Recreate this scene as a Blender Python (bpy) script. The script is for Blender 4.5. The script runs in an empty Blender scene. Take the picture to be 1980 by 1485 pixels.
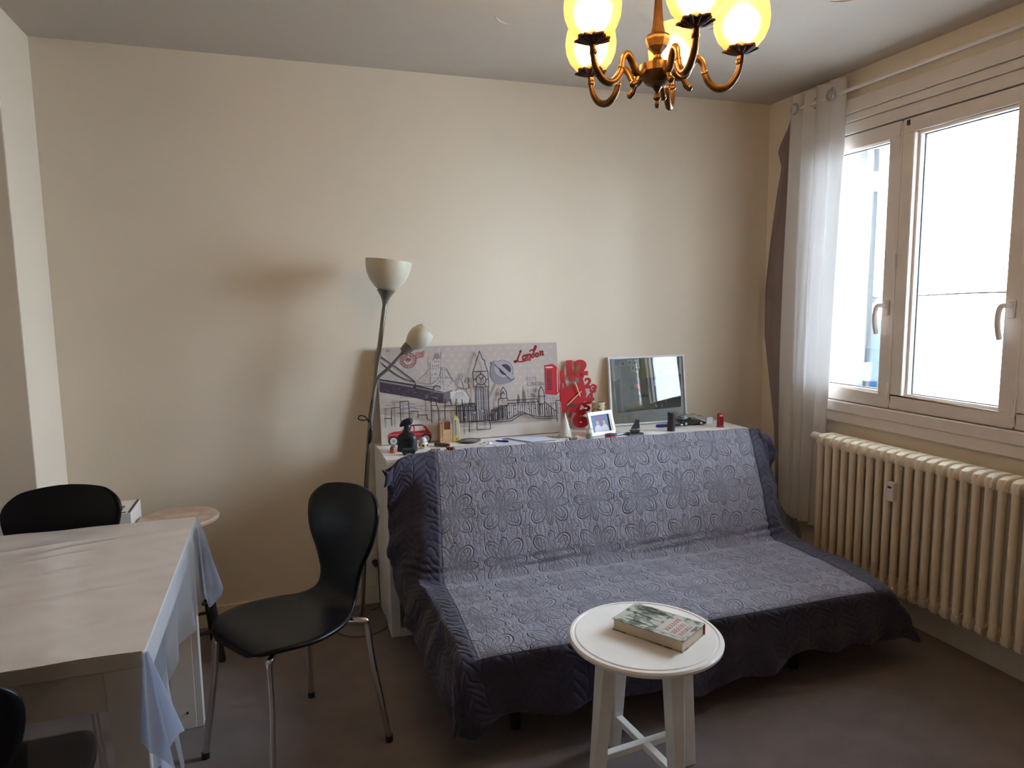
import bpy, bmesh, math, random
import numpy as np
from mathutils import Vector, Matrix, Euler
random.seed(4); PI = math.pi; R = math.radians
sc = bpy.context.scene; col = sc.collection

# ------------------------------------------------------------------ camera
F = 1340.0
yaw, pitch, roll = 0.32176, -0.11834, -0.012739
fw = Vector((math.sin(yaw)*math.cos(pitch), math.cos(yaw)*math.cos(pitch), math.sin(pitch)))
rt = Vector((math.cos(yaw), -math.sin(yaw), 0)); up = rt.cross(fw)
rt2 = rt*math.cos(roll)+up*math.sin(roll); up2 = -rt*math.sin(roll)+up*math.cos(roll)
cd = bpy.data.cameras.new('camera'); cam = bpy.data.objects.new('camera', cd); col.objects.link(cam)
cd.sensor_width = 36; cd.lens = F/1980*36; cd.clip_start = 0.02; cd.clip_end = 300
m = Matrix((rt2, up2, -fw)).transposed().to_4x4(); m.translation = (0, 0, 1.45); cam.matrix_world = m
sc.camera = cam
# ------------------------------------------------------------------ view, sky, window portal
sc.view_settings.view_transform = 'Standard'; sc.view_settings.look = 'None'
sc.view_settings.exposure = 1.78; sc.view_settings.gamma = 1; sc.view_settings.use_curve_mapping = False
sc.cycles.use_denoising = True; sc.cycles.max_bounces = 10; sc.cycles.diffuse_bounces = 6
sc.cycles.transparent_max_bounces = 12; sc.cycles.sample_clamp_indirect = 6; sc.cycles.caustics_refractive = True
wd = bpy.data.worlds.new('overcast_sky'); sc.world = wd; wd.use_nodes = True
bg = wd.node_tree.nodes['Background']; bg.inputs[0].default_value = (0.70, 0.85, 1.0, 1); bg.inputs[1].default_value = 11.5
pd = bpy.data.lights.new('window_portal', 'AREA'); pd.shape = 'RECTANGLE'; pd.size = 1.75; pd.size_y = 1.35
pd.cycles.is_portal = True
po = bpy.data.objects.new('window_portal', pd); col.objects.link(po); po.location = (2.92, 2.12, 1.56); po.rotation_euler = (0, R(90), 0)
po.rotation_euler = Euler((R(90), 0, R(90)))   # -Z looks into the room (-X)

# ------------------------------------------------------------------ materials
MATS = {}
def mat(name, c, rough=0.6, metal=0, bump=None, spec=0.5, var=None, coat=0, trans=0, sheen=0):
    """c colour; bump=(scale, strength, distance); var=(scale, second colour, lo, hi)"""
    if name in MATS: return MATS[name]
    M = bpy.data.materials.new(name); M.use_nodes = True; nt = M.node_tree; b = nt.nodes['Principled BSDF']
    b.inputs['Base Color'].default_value = (*c, 1); b.inputs['Roughness'].default_value = rough
    b.inputs['Metallic'].default_value = metal; b.inputs['Specular IOR Level'].default_value = spec
    b.inputs['Coat Weight'].default_value = coat; b.inputs['Transmission Weight'].default_value = trans
    b.inputs['Sheen Weight'].default_value = sheen
    tc = nt.nodes.new('ShaderNodeTexCoord')
    v = var or (9, tuple(min(1, x*0.93) for x in c), .35, .65)
    n = nt.nodes.new('ShaderNodeTexNoise'); n.inputs['Scale'].default_value = v[0]; n.inputs['Detail'].default_value = 4
    nt.links.new(tc.outputs['Object'], n.inputs['Vector'])
    r = nt.nodes.new('ShaderNodeValToRGB'); r.color_ramp.elements[0].position = v[2]; r.color_ramp.elements[1].position = v[3]
    r.color_ramp.elements[0].color = (*c, 1); r.color_ramp.elements[1].color = (*v[1], 1)
    nt.links.new(n.outputs['Fac'], r.inputs[0]); nt.links.new(r.outputs[0], b.inputs['Base Color'])
    if bump:
        n2 = nt.nodes.new('ShaderNodeTexNoise'); n2.inputs['Scale'].default_value = bump[0]; n2.inputs['Detail'].default_value = 5
        nt.links.new(tc.outputs['Object'], n2.inputs['Vector'])
        bp = nt.nodes.new('ShaderNodeBump'); bp.inputs['Strength'].default_value = bump[1]; bp.inputs['Distance'].default_value = bump[2]
        nt.links.new(n2.outputs['Fac'], bp.inputs['Height']); nt.links.new(bp.outputs[0], b.inputs['Normal'])
    MATS[name] = M; return M
def sheet(name, parts):
    """thin see-through sheet: parts = list of (kind, colour, roughness, weight)"""
    if name in MATS: return MATS[name]
    M = bpy.data.materials.new(name); M.use_nodes = True; nt = M.node_tree; nt.nodes.remove(nt.nodes['Principled BSDF'])
    out = nt.nodes['Material Output']; last = None; tot = 0
    for kind, c, ro, w in parts:
        s = nt.nodes.new({'T': 'ShaderNodeBsdfTransparent', 'D': 'ShaderNodeBsdfDiffuse', 'L': 'ShaderNodeBsdfTranslucent', 'G': 'ShaderNodeBsdfGlossy', 'E': 'ShaderNodeEmission'}[kind])
        s.inputs['Color'].default_value = (*c, 1)
        if kind == 'G': s.inputs['Roughness'].default_value = ro
        tot += w
        if last is None: last = s
        else:
            mx = nt.nodes.new('ShaderNodeMixShader'); mx.inputs[0].default_value = w/tot
            nt.links.new(last.outputs[0], mx.inputs[1]); nt.links.new(s.outputs[0], mx.inputs[2]); last = mx
    nt.links.new(last.outputs[0], out.inputs[0]); MATS[name] = M; return M
def glass_mat(name, tint=(.96, .98, .98), k=1.0):
    if name in MATS: return MATS[name]
    M = bpy.data.materials.new(name); M.use_nodes = True; nt = M.node_tree; nt.nodes.remove(nt.nodes['Principled BSDF'])
    t = nt.nodes.new('ShaderNodeBsdfTransparent'); t.inputs[0].default_value = (*tint, 1)
    g = nt.nodes.new('ShaderNodeBsdfGlossy'); g.inputs['Roughness'].default_value = 0.02
    fr = nt.nodes.new('ShaderNodeFresnel'); fr.inputs[0].default_value = 1.5
    mu = nt.nodes.new('ShaderNodeMath'); mu.operation = 'MULTIPLY'; mu.inputs[1].default_value = k; mu.use_clamp = True
    mx = nt.nodes.new('ShaderNodeMixShader')
    nt.links.new(fr.outputs[0], mu.inputs[0]); nt.links.new(mu.outputs[0], mx.inputs[0])
    nt.links.new(t.outputs[0], mx.inputs[1]); nt.links.new(g.outputs[0], mx.inputs[2])
    nt.links.new(mx.outputs[0], nt.nodes['Material Output'].inputs[0]); MATS[name] = M; return M

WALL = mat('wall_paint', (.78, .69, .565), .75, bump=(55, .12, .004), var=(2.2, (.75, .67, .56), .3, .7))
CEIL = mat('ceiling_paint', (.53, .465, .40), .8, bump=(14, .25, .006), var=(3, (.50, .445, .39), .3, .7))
CARPET = mat('carpet', (.225, .178, .165), .97, spec=.1, bump=(420, .5, .004), var=(5, (.165, .135, .128), .35, .7), sheen=.2)
TRIM = mat('trim_paint', (.76, .68, .56), .5)
PVC = mat('window_plastic', (.76, .68, .62), .35)
WHITE = mat('white_laminate', (.88, .86, .83), .35)
WHITEP = mat('white_paint', (.88, .85, .81), .3, coat=.2)
RADM = mat('cream_radiator_paint', (.80, .69, .53), .38, coat=.2, var=(30, (.76, .65, .49), .4, .7))
BRASS = mat('aged_brass', (.185, .092, .030), .40, .9, bump=(90, .2, .002), var=(40, (.075, .036, .012), .4, .7))
DBRASS = mat('dark_bronze', (.07, .03, .018), .5, .7, bump=(80, .5, .003))
BLACKW = mat('black_lacquer', (.005, .005, .007), .33, spec=.25)
CHROME = mat('chrome', (.72, .70, .68), .12, 1)
BLKP = mat('black_plastic', (.010, .010, .012), .35)
LAMPG = mat('grey_lamp_metal', (.24, .22, .19), .4, .6)
IVORY = mat('ivory_shade', (.60, .56, .46), .45, spec=.4)
DKBLUE = mat('blue_plastic', (.015, .03, .28), .35)
REDC = mat('red_clock_paint', (.48, .012, .018), .35)
REDP = mat('red_plastic', (.42, .02, .02), .4)
GOLD = mat('pale_gold', (.80, .62, .36), .4, .3)
PAPER = mat('paper_white', (.72, .74, .80), .8)
WOOD = mat('light_wood', (.52, .34, .16), .55, var=(25, (.42, .26, .11), .35, .65))
DWOOD = mat('dark_wood', (.016, .012, .011), .5)
SILVER = mat('dull_silver', (.45, .45, .46), .35, .8)
WIREM = mat('black_wire', (.02, .014, .016), .5)
BISCUIT = mat('page_edge', (.74, .62, .46), .8, bump=(200, .3, .001))

# ------------------------------------------------------------------ mesh helpers
class MB:
    def __init__(s): s.v = []; s.f = []; s.m = []; s.cur = 0
    def add(s, vs, fs):
        o = len(s.v); s.v += [tuple(x) for x in vs]; s.f += [tuple(i+o for i in f) for f in fs]; s.m += [s.cur]*len(fs); return s
    def box(s, c, d, rot=None):
        x, y, z = [a/2 for a in d]; c = Vector(c)
        vs = [Vector(p) for p in ((-x,-y,-z),(x,-y,-z),(x,y,-z),(-x,y,-z),(-x,-y,z),(x,-y,z),(x,y,z),(-x,y,z))]
        if rot is not None: vs = [rot @ p for p in vs]
        return s.add([p+c for p in vs], [(0,3,2,1),(4,5,6,7),(0,1,5,4),(1,2,6,5),(2,3,7,6),(3,0,4,7)])
    def hexa(s, bot, top):
        """two matching polygons, joined"""
        n = len(bot)
        return s.add(list(bot)+list(top), [tuple(range(n))[::-1], tuple(range(n, 2*n))]+[(i, (i+1) % n, n+(i+1) % n, n+i) for i in range(n)])
    def prism(s, poly, z0, z1, fr=None):
        fr = fr or (lambda p: p)
        return s.hexa([fr(Vector((p[0], p[1], z0))) for p in poly], [fr(Vector((p[0], p[1], z1))) for p in poly])
    def tube(s, pts, r, n=8, closed=False, flat=1.0):
        pts = [Vector(p) for p in pts]; N = len(pts); rr = r if isinstance(r, (list, tuple)) else [r]*N
        prev = None; vs = []
        for i, p in enumerate(pts):
            if closed: t = pts[(i+1) % N]-pts[i-1]
            else: t = pts[min(i+1, N-1)]-pts[max(i-1, 0)]
            t.normalize()
            if prev is None: a = t.orthogonal().normalized() if abs(t.z) > .9 else t.cross(Vector((0,0,1))).normalized()
            else:
                a = prev-t*prev.dot(t); a.normalize()
            prev = a; b = t.cross(a)
            for k in range(n):
                w = 2*PI*k/n; vs.append(p+(a*math.cos(w)+b*math.sin(w)*flat)*rr[i])
        fs = []
        for i in range(N if closed else N-1):
            j = (i+1) % N
            for k in range(n): fs.append((i*n+k, i*n+(k+1) % n, j*n+(k+1) % n, j*n+k))
        if not closed: fs += [tuple(range(n))[::-1], tuple(range((N-1)*n, N*n))]
        return s.add(vs, fs)
    def lathe(s, prof, n=32, c=(0,0,0), rot=None, wob=None):
        c = Vector(c); vs = []
        for i, (r, z) in enumerate(prof):
            for k in range(n):
                w = 2*PI*k/n; q = r*(wob(w, z) if wob else 1); p = Vector((q*math.cos(w), q*math.sin(w), z))
                if rot is not None: p = rot @ p
                vs.append(p+c)
        fs = [(i*n+k, i*n+(k+1) % n, (i+1)*n+(k+1) % n, (i+1)*n+k) for i in range(len(prof)-1) for k in range(n)]
        if prof[0][0] > 1e-6: fs.append(tuple(range(n))[::-1])
        if prof[-1][0] > 1e-6: fs.append(tuple(range((len(prof)-1)*n, len(prof)*n)))
        return s.add(vs, fs)
    def ball(s, c, r, n=14, sc3=(1,1,1), rot=None):
        c = Vector(c); vs = []; h = n//2
        for i in range(h+1):
            a = PI*i/h
            for k in range(n):
                w = 2*PI*k/n; p = Vector((r*sc3[0]*math.sin(a)*math.cos(w), r*sc3[1]*math.sin(a)*math.sin(w), r*sc3[2]*math.cos(a)))
                vs.append(c+(rot @ p if rot is not None else p))
        return s.add(vs, [(i*n+k, (i+1)*n+k, (i+1)*n+(k+1) % n, i*n+(k+1) % n) for i in range(h) for k in range(n)])
    def grid(s, fn, nu, nv):
        vs = [fn(i/nu, j/nv) for j in range(nv+1) for i in range(nu+1)]
        return s.add(vs, [(j*(nu+1)+i, j*(nu+1)+i+1, (j+1)*(nu+1)+i+1, (j+1)*(nu+1)+i) for j in range(nv) for i in range(nu)])
    def build(s, name, mats, parent=None, smooth=False, bevel=0, solid=0, sub=0, loc=None, rot=None, label=None):
        me = bpy.data.meshes.new(name); me.from_pydata(s.v, [], s.f)
        if not isinstance(mats, (list, tuple)): mats = [mats]
        for k in mats: me.materials.append(k)
        if len(mats) > 1: me.polygons.foreach_set('material_index', s.m)
        b = bmesh.new(); b.from_mesh(me); bmesh.ops.remove_doubles(b, verts=b.verts, dist=1e-6)
        bmesh.ops.recalc_face_normals(b, faces=b.faces); b.to_mesh(me); b.free()
        me.update()
        o = bpy.data.objects.new(name, me); col.objects.link(o)
        if smooth:
            me.shade_smooth(); me.set_sharp_from_angle(angle=R(38))
        if parent: o.parent = parent
        if loc: o.location = loc
        if rot: o.rotation_euler = rot
        if solid: d = o.modifiers.new('solid', 'SOLIDIFY'); d.thickness = solid; d.offset = 0
        if bevel:
            d = o.modifiers.new('bevel', 'BEVEL'); d.width = bevel; d.segments = 2; d.limit_method = 'ANGLE'; d.angle_limit = R(40)
        if sub: d = o.modifiers.new('sub', 'SUBSURF'); d.levels = sub; d.render_levels = sub
        if label: o['label'] = label
        return o
def catmull(pts, k=8, closed=False):
    P = [Vector(p) for p in pts]; n = len(P); out = []
    for i in range(n if closed else n-1):
        a = P[i-1] if (closed or i > 0) else P[0]*2-P[1]; b = P[i]; c = P[(i+1) % n]
        d = P[(i+2) % n] if (closed or i+2 < n) else P[-1]*2-P[-2]
        for j in range(k):
            t = j/k; out.append(.5*((2*b)+(c-a)*t+(2*a-5*b+4*c-d)*t*t+(3*b-a-3*c+d)*t**3))
    if not closed: out.append(P[-1])
    return out
def thing(name, label, cat, loc=(0,0,0), rz=0, group=None, rot=None):
    o = bpy.data.objects.new(name, None); col.objects.link(o); o.empty_display_size = .05
    o.location = loc; o.rotation_euler = rot if rot else (0, 0, rz); o['label'] = label; o['category'] = cat
    if group: o['group'] = group
    return o
def tag(o, label, cat, group=None, kind=None):
    o['label'] = label; o['category'] = cat
    if group: o['group'] = group
    if kind: o['kind'] = kind
    return o
def struct(o, label): o['kind'] = 'structure'; o['label'] = label; return o
def copy_tree(o, parent=None):
    c = o.copy(); col.objects.link(c); c.parent = parent
    for ch in list(o.children): copy_tree(ch, c)
    return c
def text_mesh(txt, size, depth, offset=0.0, spacing=1.0):
    cu = bpy.data.curves.new('txt', 'FONT'); cu.body = txt; cu.size = size; cu.extrude = depth; cu.offset = offset
    cu.align_x = 'CENTER'; cu.align_y = 'CENTER'; cu.space_character = spacing; cu.resolution_u = 4
    o = bpy.data.objects.new('txt', cu); col.objects.link(o); bpy.context.view_layer.update()
    me = bpy.data.meshes.new_from_object(o.evaluated_get(bpy.context.evaluated_depsgraph_get()))
    V = [v.co.copy() for v in me.vertices]; Fc = [tuple(p.vertices) for p in me.polygons]
    bpy.data.objects.remove(o); bpy.data.curves.remove(cu); bpy.data.meshes.remove(me)
    return V, Fc

# ------------------------------------------------------------------ room shell
WX, BY, H = 2.607, 3.287, 2.5
LX, FY = -1.9, -1.3
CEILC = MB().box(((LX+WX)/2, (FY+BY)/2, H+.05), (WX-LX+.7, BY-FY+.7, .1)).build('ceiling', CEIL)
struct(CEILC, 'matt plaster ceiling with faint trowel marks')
struct(MB().box(((LX+WX)/2, (FY+BY)/2, -.05), (WX-LX+.7, BY-FY+.7, .1)).build('floor', CARPET), 'dark brown-grey carpeted floor')
struct(MB().box(((LX+WX)/2, BY+.1, H/2), (WX-LX+.7, .2, H)).build('wall_back', WALL), 'long cream wall behind the sofa')
struct(MB().box((LX-.1, (FY+BY)/2, H/2), (.2, BY-FY, H)).build('wall_left', WALL), 'cream wall on the left')
struct(MB().box(((LX+WX)/2, FY-.1, H/2), (WX-LX+.7, .2, H)).build('wall_front', WALL), 'cream wall behind the camera')
struct(MB().box(((LX-.873)/2, (2.915+BY)/2, H/2), (-.873-LX, BY-2.915, H)).build('wall_corner', WALL, bevel=.004), 'boxed-in projection in the left corner')
# window wall with opening  y .85..2.965  z .90..2.215
Y0, Y1, Z0, Z1 = 1.27, 2.965, .90, 2.215
w = MB(); T = .30
w.box((WX+T/2, (FY+Y0)/2, H/2), (T, Y0-FY, H)); w.box((WX+T/2, (Y1+BY)/2, H/2), (T, BY-Y1, H))
w.box((WX+T/2, (Y0+Y1)/2, Z0/2), (T, Y1-Y0, Z0)); w.box((WX+T/2, (Y0+Y1)/2, (Z1+H)/2), (T, Y1-Y0, H-Z1))
struct(w.build('wall_right', WALL), 'cream wall with the window and radiator')
# plaster trowel marks on ceiling
def arc_mark(c, r, a0, a1, par, w=.0032, name='trowel_mark'):
    pts = [(c[0]+r*math.cos(R(a0+(a1-a0)*k/10)), c[1]+r*math.sin(R(a0+(a1-a0)*k/10)), 2.4995) for k in range(11)]
    MB().tube(pts, [w*.3+w*math.sin(PI*k/10) for k in range(11)], 6).build(name, CEIL, par, smooth=True)
arc_mark((.72, 2.15), .10, -170, -60, CEILC); arc_mark((.46, 2.22), .12, -70, 0, CEILC); arc_mark((.52, 2.12), .05, 60, 150, CEILC)
arc_mark((.9, 2.55), .09, 100, 160, CEILC); arc_mark((1.9, 2.0), .12, 20, 80, CEILC); arc_mark((1.75, 2.5), .10, 200, 250, CEILC)
# baseboards
struct(MB().box(((-.873+WX)/2, BY-.007, .048), (WX+.873, .014, .096)).build('baseboard_back', TRIM, bevel=.003), 'low cream baseboard')
struct(MB().box((WX-.007, (FY+BY)/2, .05), (.014, BY-FY, .10)).build('baseboard_right', TRIM, bevel=.003), 'low baseboard under the radiator')
# trims under window, shutter casing above
struct(MB().box((WX-.010, (Y0+Y1)/2, .868), (.022, Y1-Y0+.06, .052)).build('trim_1', PVC, bevel=.004), 'lower moulding under the window')
struct(MB().box((WX-.016, (Y0+Y1)/2, .920), (.034, Y1-Y0+.04, .050)).build('trim_2', PVC, bevel=.004), 'upper moulding under the window')
c = MB()
for z0, z1, d in ((2.212, 2.262, .020), (2.264, 2.300, .030), (2.302, 2.365, .040)):
    c.box((WX-d/2, (Y0+Y1)/2, (z0+z1)/2), (d, Y1-Y0+.04, z1-z0))
struct(c.build('trim_3', PVC, bevel=.003), 'roller shutter casing above the window')
# window
wf = MB()
def ring(mb, x, t, ya, yb, za, zb, b, bz=None):
    bz = bz or b
    mb.box((x, (ya+yb)/2, za+bz/2), (t, yb-ya, bz)); mb.box((x, (ya+yb)/2, zb-bz/2), (t, yb-ya, bz))
    mb.box((x, ya+b/2, (za+zb)/2), (t, b, zb-za-2*bz)); mb.box((x, yb-b/2, (za+zb)/2), (t, b, zb-za-2*bz)); return mb
WIN = ring(wf, 2.655, .05, Y0, Y1, Z0+.005, Z1, .06, .06).build('window_1', PVC, bevel=.003)
struct(WIN, 'white plastic casement window')
seams = [2.965, 2.404, 1.838, 1.272]
GLS = glass_mat('window_glass', (.99, .99, .99), .8)
handles = {1: (2.44, 'z'), 2: (1.90, 'z')}
for i in range(3):
    ya, yb = seams[i+1]+.003, seams[i]-.003
    s = ring(MB(), 2.622, .056, ya, yb, .948, 2.208, .062, .060).build('sash', PVC, WIN, bevel=.006)
    b = ring(MB(), 2.632, .030, ya+.062, yb-.062, 1.008, 2.148, .012)
    b.build('glazing_bead', PVC, s, bevel=.002)
    ring(MB(), 2.645, .008, ya+.072, yb-.072, 1.018, 2.138, .006).build('gasket', BLKP, s)
    MB().box((2.645, (ya+yb)/2, 1.578), (.004, yb-ya-.150, 1.126)).build('pane', GLS, s)
    if i < 2:
        MB().box((2.598, ya-.003, 1.578), (.010, .012, 1.24)).build('cover_strip', PVC, s, bevel=.003)
    if i in (0, 1):   # handle on the near stile
        hy = ya+.030; z = 1.40
        hb = MB().box((2.588, hy, z), (.012, .028, .068)).build('handle', PVC, s, bevel=.004)
        MB().tube(catmull([(2.582, hy, z+.012), (2.556, hy, z+.012), (2.545, hy+.010, z+.006), (2.540, hy+.014, z-.03), (2.541, hy+.012, z-.075), (2.548, hy+.008, z-.115)], 6), .0085, 10, flat=1.2).build('lever', PVC, hb, smooth=True)
for y in (2.404, 1.838):
    for z in (1.03, 1.60): MB().tube([(2.590, y, z-.035), (2.590, y, z+.035)], .0065, 8).build('hinge', PVC, WIN, smooth=True)
for y in (2.372, 1.800): MB().box((2.592, y, 2.188), (.008, .014, .022)).build('latch', BLKP, WIN, bevel=.002)
# outside: reveal, shutter rail, sill
YEL = mat('pale_yellow_render', (.075, .078, .055), .9)
struct(MB().box((2.946, Y1+.11, 1.5), (.076, .20, 3.2)).build('trim_4', YEL), 'pale yellow outer reveal')
struct(MB().box((2.82, (Y0+Y1)/2, .935), (.30, Y1-Y0, .05)).build('trim_5', mat('stone_sill', (.7, .68, .62), .8)), 'outer window sill')
rail = thing('shutter_rail', 'grey metal shutter hinge rail seen through the left window pane', 'shutter rail', (3.005, 2.945, .96))
MB().box((0, 0, .63), (.03, .03, 1.26)).build('rail', mat('grey_rail', (.045, .05, .055), .6), rail, bevel=.003)
for z in (.09, 1.09):
    MB().tube([(-.005, -.012, z-.05), (-.005, -.012, z+.05)], .015, 10).build('hinge', PVC, rail, smooth=True)

# ------------------------------------------------------------------ outside world
struct(MB().box((42, 10, -1.05), (78, 90, .1)).build('ground', mat('street', (.62, .62, .60), .9)), 'pale sunlit street outside the window')
hse = thing('house', 'white sunlit house with grey eaves outside the window', 'house', (18.8, 26.3, -1))
MB().box((0, 0, 1.2), (6, 9, 2.4)).build('wall', mat('white_render', (.95, .93, .90), .9), hse)
MB().prism([(-3.5, 2.4), (0, 3.6), (3.5, 2.4), (3.5, 2.2), (-3.5, 2.2)], -4.9, 4.9, lambda p: Vector((p.x, p.z, p.y))).build('roof', mat('roof_tiles', (.07, .07, .07), .8), hse)
for y in (-3, 0, 3): MB().box((-3.0, y, 1.2), (.1, .9, 1.0)).build('window', mat('house_glass', (.35, .42, .5), .2), hse)
van = thing('van', 'pale parked van with a dark blue band seen past the window handle', 'van', (8.15, 10.7, -1), R(135))
VB = mat('van_body', (.10, .12, .13), .6, spec=.1); VW = mat('van_window', (.010, .030, .065), .6, spec=.1)
MB().prism([(-2.2, .35), (2.2, .35), (2.2, 1.15), (1.6, 1.3), (1.15, 2.05), (.8, 2.2), (-2.0, 2.2), (-2.2, 2.0)], -.9, .9, lambda p: Vector((p.x, p.z, p.y))).build('body', VB, van, bevel=.08)
MB().box((-.4, 0, 1.65), (2.6, 1.84, .5)).build('side_window', VW, van, bevel=.02)
MB().box((0, 0, 1.0), (4.2, 1.83, .22)).build('band', VW, van)
for x in (-1.4, 1.4):
    for y in (-.85, .85): MB().lathe([(.02, -.1), (.32, -.1), (.32, .1), (.02, .1)], 20, (x, y, .32), Matrix.Rotation(R(90), 3, 'X')).build('wheel', BLKP, van)
sh = MB(); rg = random.Random(7)
for k in range(260):
    a = rg.uniform(0, 2*PI); r_ = rg.uniform(0, .5)*rg.uniform(.5, 1); z = rg.uniform(0, .8)
    p = Vector((r_*math.cos(a), r_*math.sin(a), z)); q = Euler((rg.uniform(0, 3), rg.uniform(0, 3), rg.uniform(0, 3))).to_matrix()
    sh.add([p+q @ Vector(t) for t in ((-.05, 0, 0), (0, .03, 0), (.05, 0, 0), (0, -.03, 0))], [(0, 1, 2, 3)])
shr = thing('shrub', 'small green shrub beyond the window sill', 'shrub', (5.6, 5.55, -.5))
sh.build('foliage', mat('leaves', (.035, .05, .025), .7), shr); MB().tube([(0, 0, -.5), (0, 0, .5)], .03).build('stem', WOOD, shr)
tag(MB().box((6.4, 7.6, -.65), (.2, 6, .7)).build('garden_wall', mat('garden_wall', (.10, .12, .10), .9), bevel=.02), 'low pale green garden wall outside the window', 'wall')
cbl = catmull([(12, 2, 1.62), (12, 7.0, 1.51), (12, 9.3, 1.50), (12, 11.0, 1.45), (12, 14, 1.40)], 10)
tag(MB().tube(cbl, .016, 5).build('power_cable', mat('cable_grey', (.01, .006, .006), .9, spec=0)), 'thin overhead cable crossing the bright sky in the window', 'cable')

# ------------------------------------------------------------------ radiator
rad = thing('radiator', 'cream cast iron column radiator under the window', 'radiator', (2.485, 2.628, 0))
def section():
    m_ = MB()
    # three columns, hubs top and bottom
    for x in (-.052, 0, .052):
        Rg = [(.190, .6), (.205, .9), (.24, 1), (.50, 1), (.74, 1), (.775, 1), (.795, .8)]
        vs = [(x+.0165*k*math.cos(2*PI*q/12), .0140*k*math.sin(2*PI*q/12), z) for z, k in Rg for q in range(12)]
        m_.add(vs, [(i*12+q, i*12+(q+1) % 12, (i+1)*12+(q+1) % 12, (i+1)*12+q) for i in range(6) for q in range(12)]+[tuple(range(12))[::-1], tuple(range(72, 84))])
    prof = [(-.066, .200), (-.058, .186), (-.02, .183), (.058, .186), (.066, .205), (.066, .222), (.03, .232), (-.03, .232), (-.066, .222)]
    m_.prism(prof, -.0135, .0135, lambda p: Vector((p.x, p.z, p.y)))
    prof = [(-.066, .752), (-.04, .742), (.04, .742), (.066, .752), (.066, .778), (.056, .794), (.03, .802), (-.03, .802), (-.056, .794), (-.066, .778)]
    m_.prism(prof, -.0165, .0165, lambda p: Vector((p.x, p.z, p.y)))
    for z in (.215, .772): m_.tube([(0, -.027, z), (0, .027, z)], .021, 14)
    return m_
sec0 = section().build('section', RADM, rad, smooth=True, bevel=.005)
sec0.modifiers['bevel'].segments = 3
for k in range(1, 30):
    s = sec0.copy(); col.objects.link(s); s.parent = rad; s.location = (0, -k*.0492, 0)
for k in (0, 29): pass
vm = MB().tube([(0, .027, .772), (0, .055, .772)], .013, 12).build('valve_pipe', SILVER, rad, smooth=True)
MB().lathe([(.0, 0), (.014, 0), (.020, .006), (.021, .05), (.017, .056), (0, .056)], 20, (0, .055, .772), Matrix.Rotation(R(-90), 3, 'X'), wob=lambda w, z: 1+.04*math.cos(12*w)).build('valve_knob', PVC, rad, smooth=False)
MB().tube(catmull([(0, .05, .76), (0, .055, .6), (0, .055, .2), (0, .055, 0)], 5), .009).build('pipe', RADM, rad, smooth=True)
for k in (1, 18): MB().box((.085, -k*.0492, .70), (.05, .02, .03)).build('bracket', RADM, rad)
hm = MB().box((-.075, -.435, .636), (.026, .036, .082)).build('heat_meter', PVC, rad, bevel=.005, label='small white heat cost meter with a dark display')
MB().box((-.0885, -.435, .655), (.002, .018, .008)).build('display', BLKP, hm)

# ------------------------------------------------------------------ curtains and rod
rod = thing('curtain_rod', 'slim white curtain rod above the window', 'curtain rod', (2.53, 0, 2.395))
MB().tube([(0, .2, 0), (0, 2.96, 0)], .0085, 12).build('rod', PVC, rod, smooth=True)
for y in (2.90, 1.2):
    MB().box((.040, y, 0), (.070, .012, .012)).build('bracket', PVC, rod)
SHEER = sheet('sheer_curtain', [('L', (.60, .60, .62), 0, .08), ('D', (.68, .65, .63), 0, .88), ('T', (1, 1, 1), 0, .03)])
def curtain(u, v):   # u across, v down
    z = 2.462-v*2.165
    yl = 3.040-.03*v+.03*math.sin(v*2.5); yr = 2.688+.050*v**1.5-.015*math.sin(v*PI)
    a = .030*(1-.2*v)*(.75+.25*math.sin(u*9+1))
    ph = u*8*PI+.6*math.sin(v*3)
    return Vector((2.530+a*math.cos(ph)+.006*math.sin(ph*2.3+v*5), yl+(yr-yl)*u+.008*math.sin(ph*2), z))
cu = thing('sheer_curtain', 'white sheer eyelet curtain gathered at the left end of the window', 'curtain', (0, 0, 0))
MB().grid(curtain, 120, 60).build('fabric', SHEER, cu, smooth=True)
for u in (1/6, 3/6, 5/6):
    p = curtain(u, .03)
    MB().tube([(p.x+.0, p.y+.024*math.cos(a), 2.395+.024*math.sin(a)) for a in [2*PI*k/20 for k in range(20)]], .0045, 8, closed=True).build('eyelet', SILVER, cu, smooth=True)
p = Vector((2.506, 2.722, 2.395))
MB().tube([(p.x-.004+.012*math.cos(a), p.y+.022*math.cos(a), p.z+.024*math.sin(a)) for a in [2*PI*k/20 for k in range(20)]], .0045, 8, closed=True).build('eyelet', SILVER, cu, smooth=True)
cu2 = copy_tree(cu); cu2.location = (.046, -1.305, 0); cu2['label'] = 'white sheer eyelet curtain at the window end nearest the viewer'
GCUR = mat('taupe_curtain_cloth', (.225, .175, .165), .9, sheen=.2)
le = [(2.445, 3.010), (2.36, 3.018), (2.224, 3.120), (2.13, 3.085), (2.00, 3.115), (1.75, 3.155), (1.50, 3.185), (1.25, 3.178), (.95, 3.115), (.75, 3.075), (.40, 3.05), (.12, 3.04)]
def gcur(u, v):
    z = 2.445-v*2.32
    for i in range(len(le)-1):
        if z <= le[i][0] and z >= le[i+1][0]-1e-6:
            t = (le[i][0]-z)/(le[i][0]-le[i+1][0]); yl = le[i][1]*(1-t)+le[i+1][1]*t; break
    else: yl = le[-1][1]
    yr = 3.00
    return Vector((2.575+.015*math.cos(u*3*PI+v)+.006*math.sin(u*9), yl*1.024+(yr-yl*1.024)*u, 1.45+(z-1.45)*1.02))
gc = MB().grid(gcur, 40, 60).build('taupe_curtain', GCUR, smooth=True, solid=.002)
tag(gc, 'heavy taupe curtain bunched in the corner behind the white sheer curtain', 'curtain')

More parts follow.
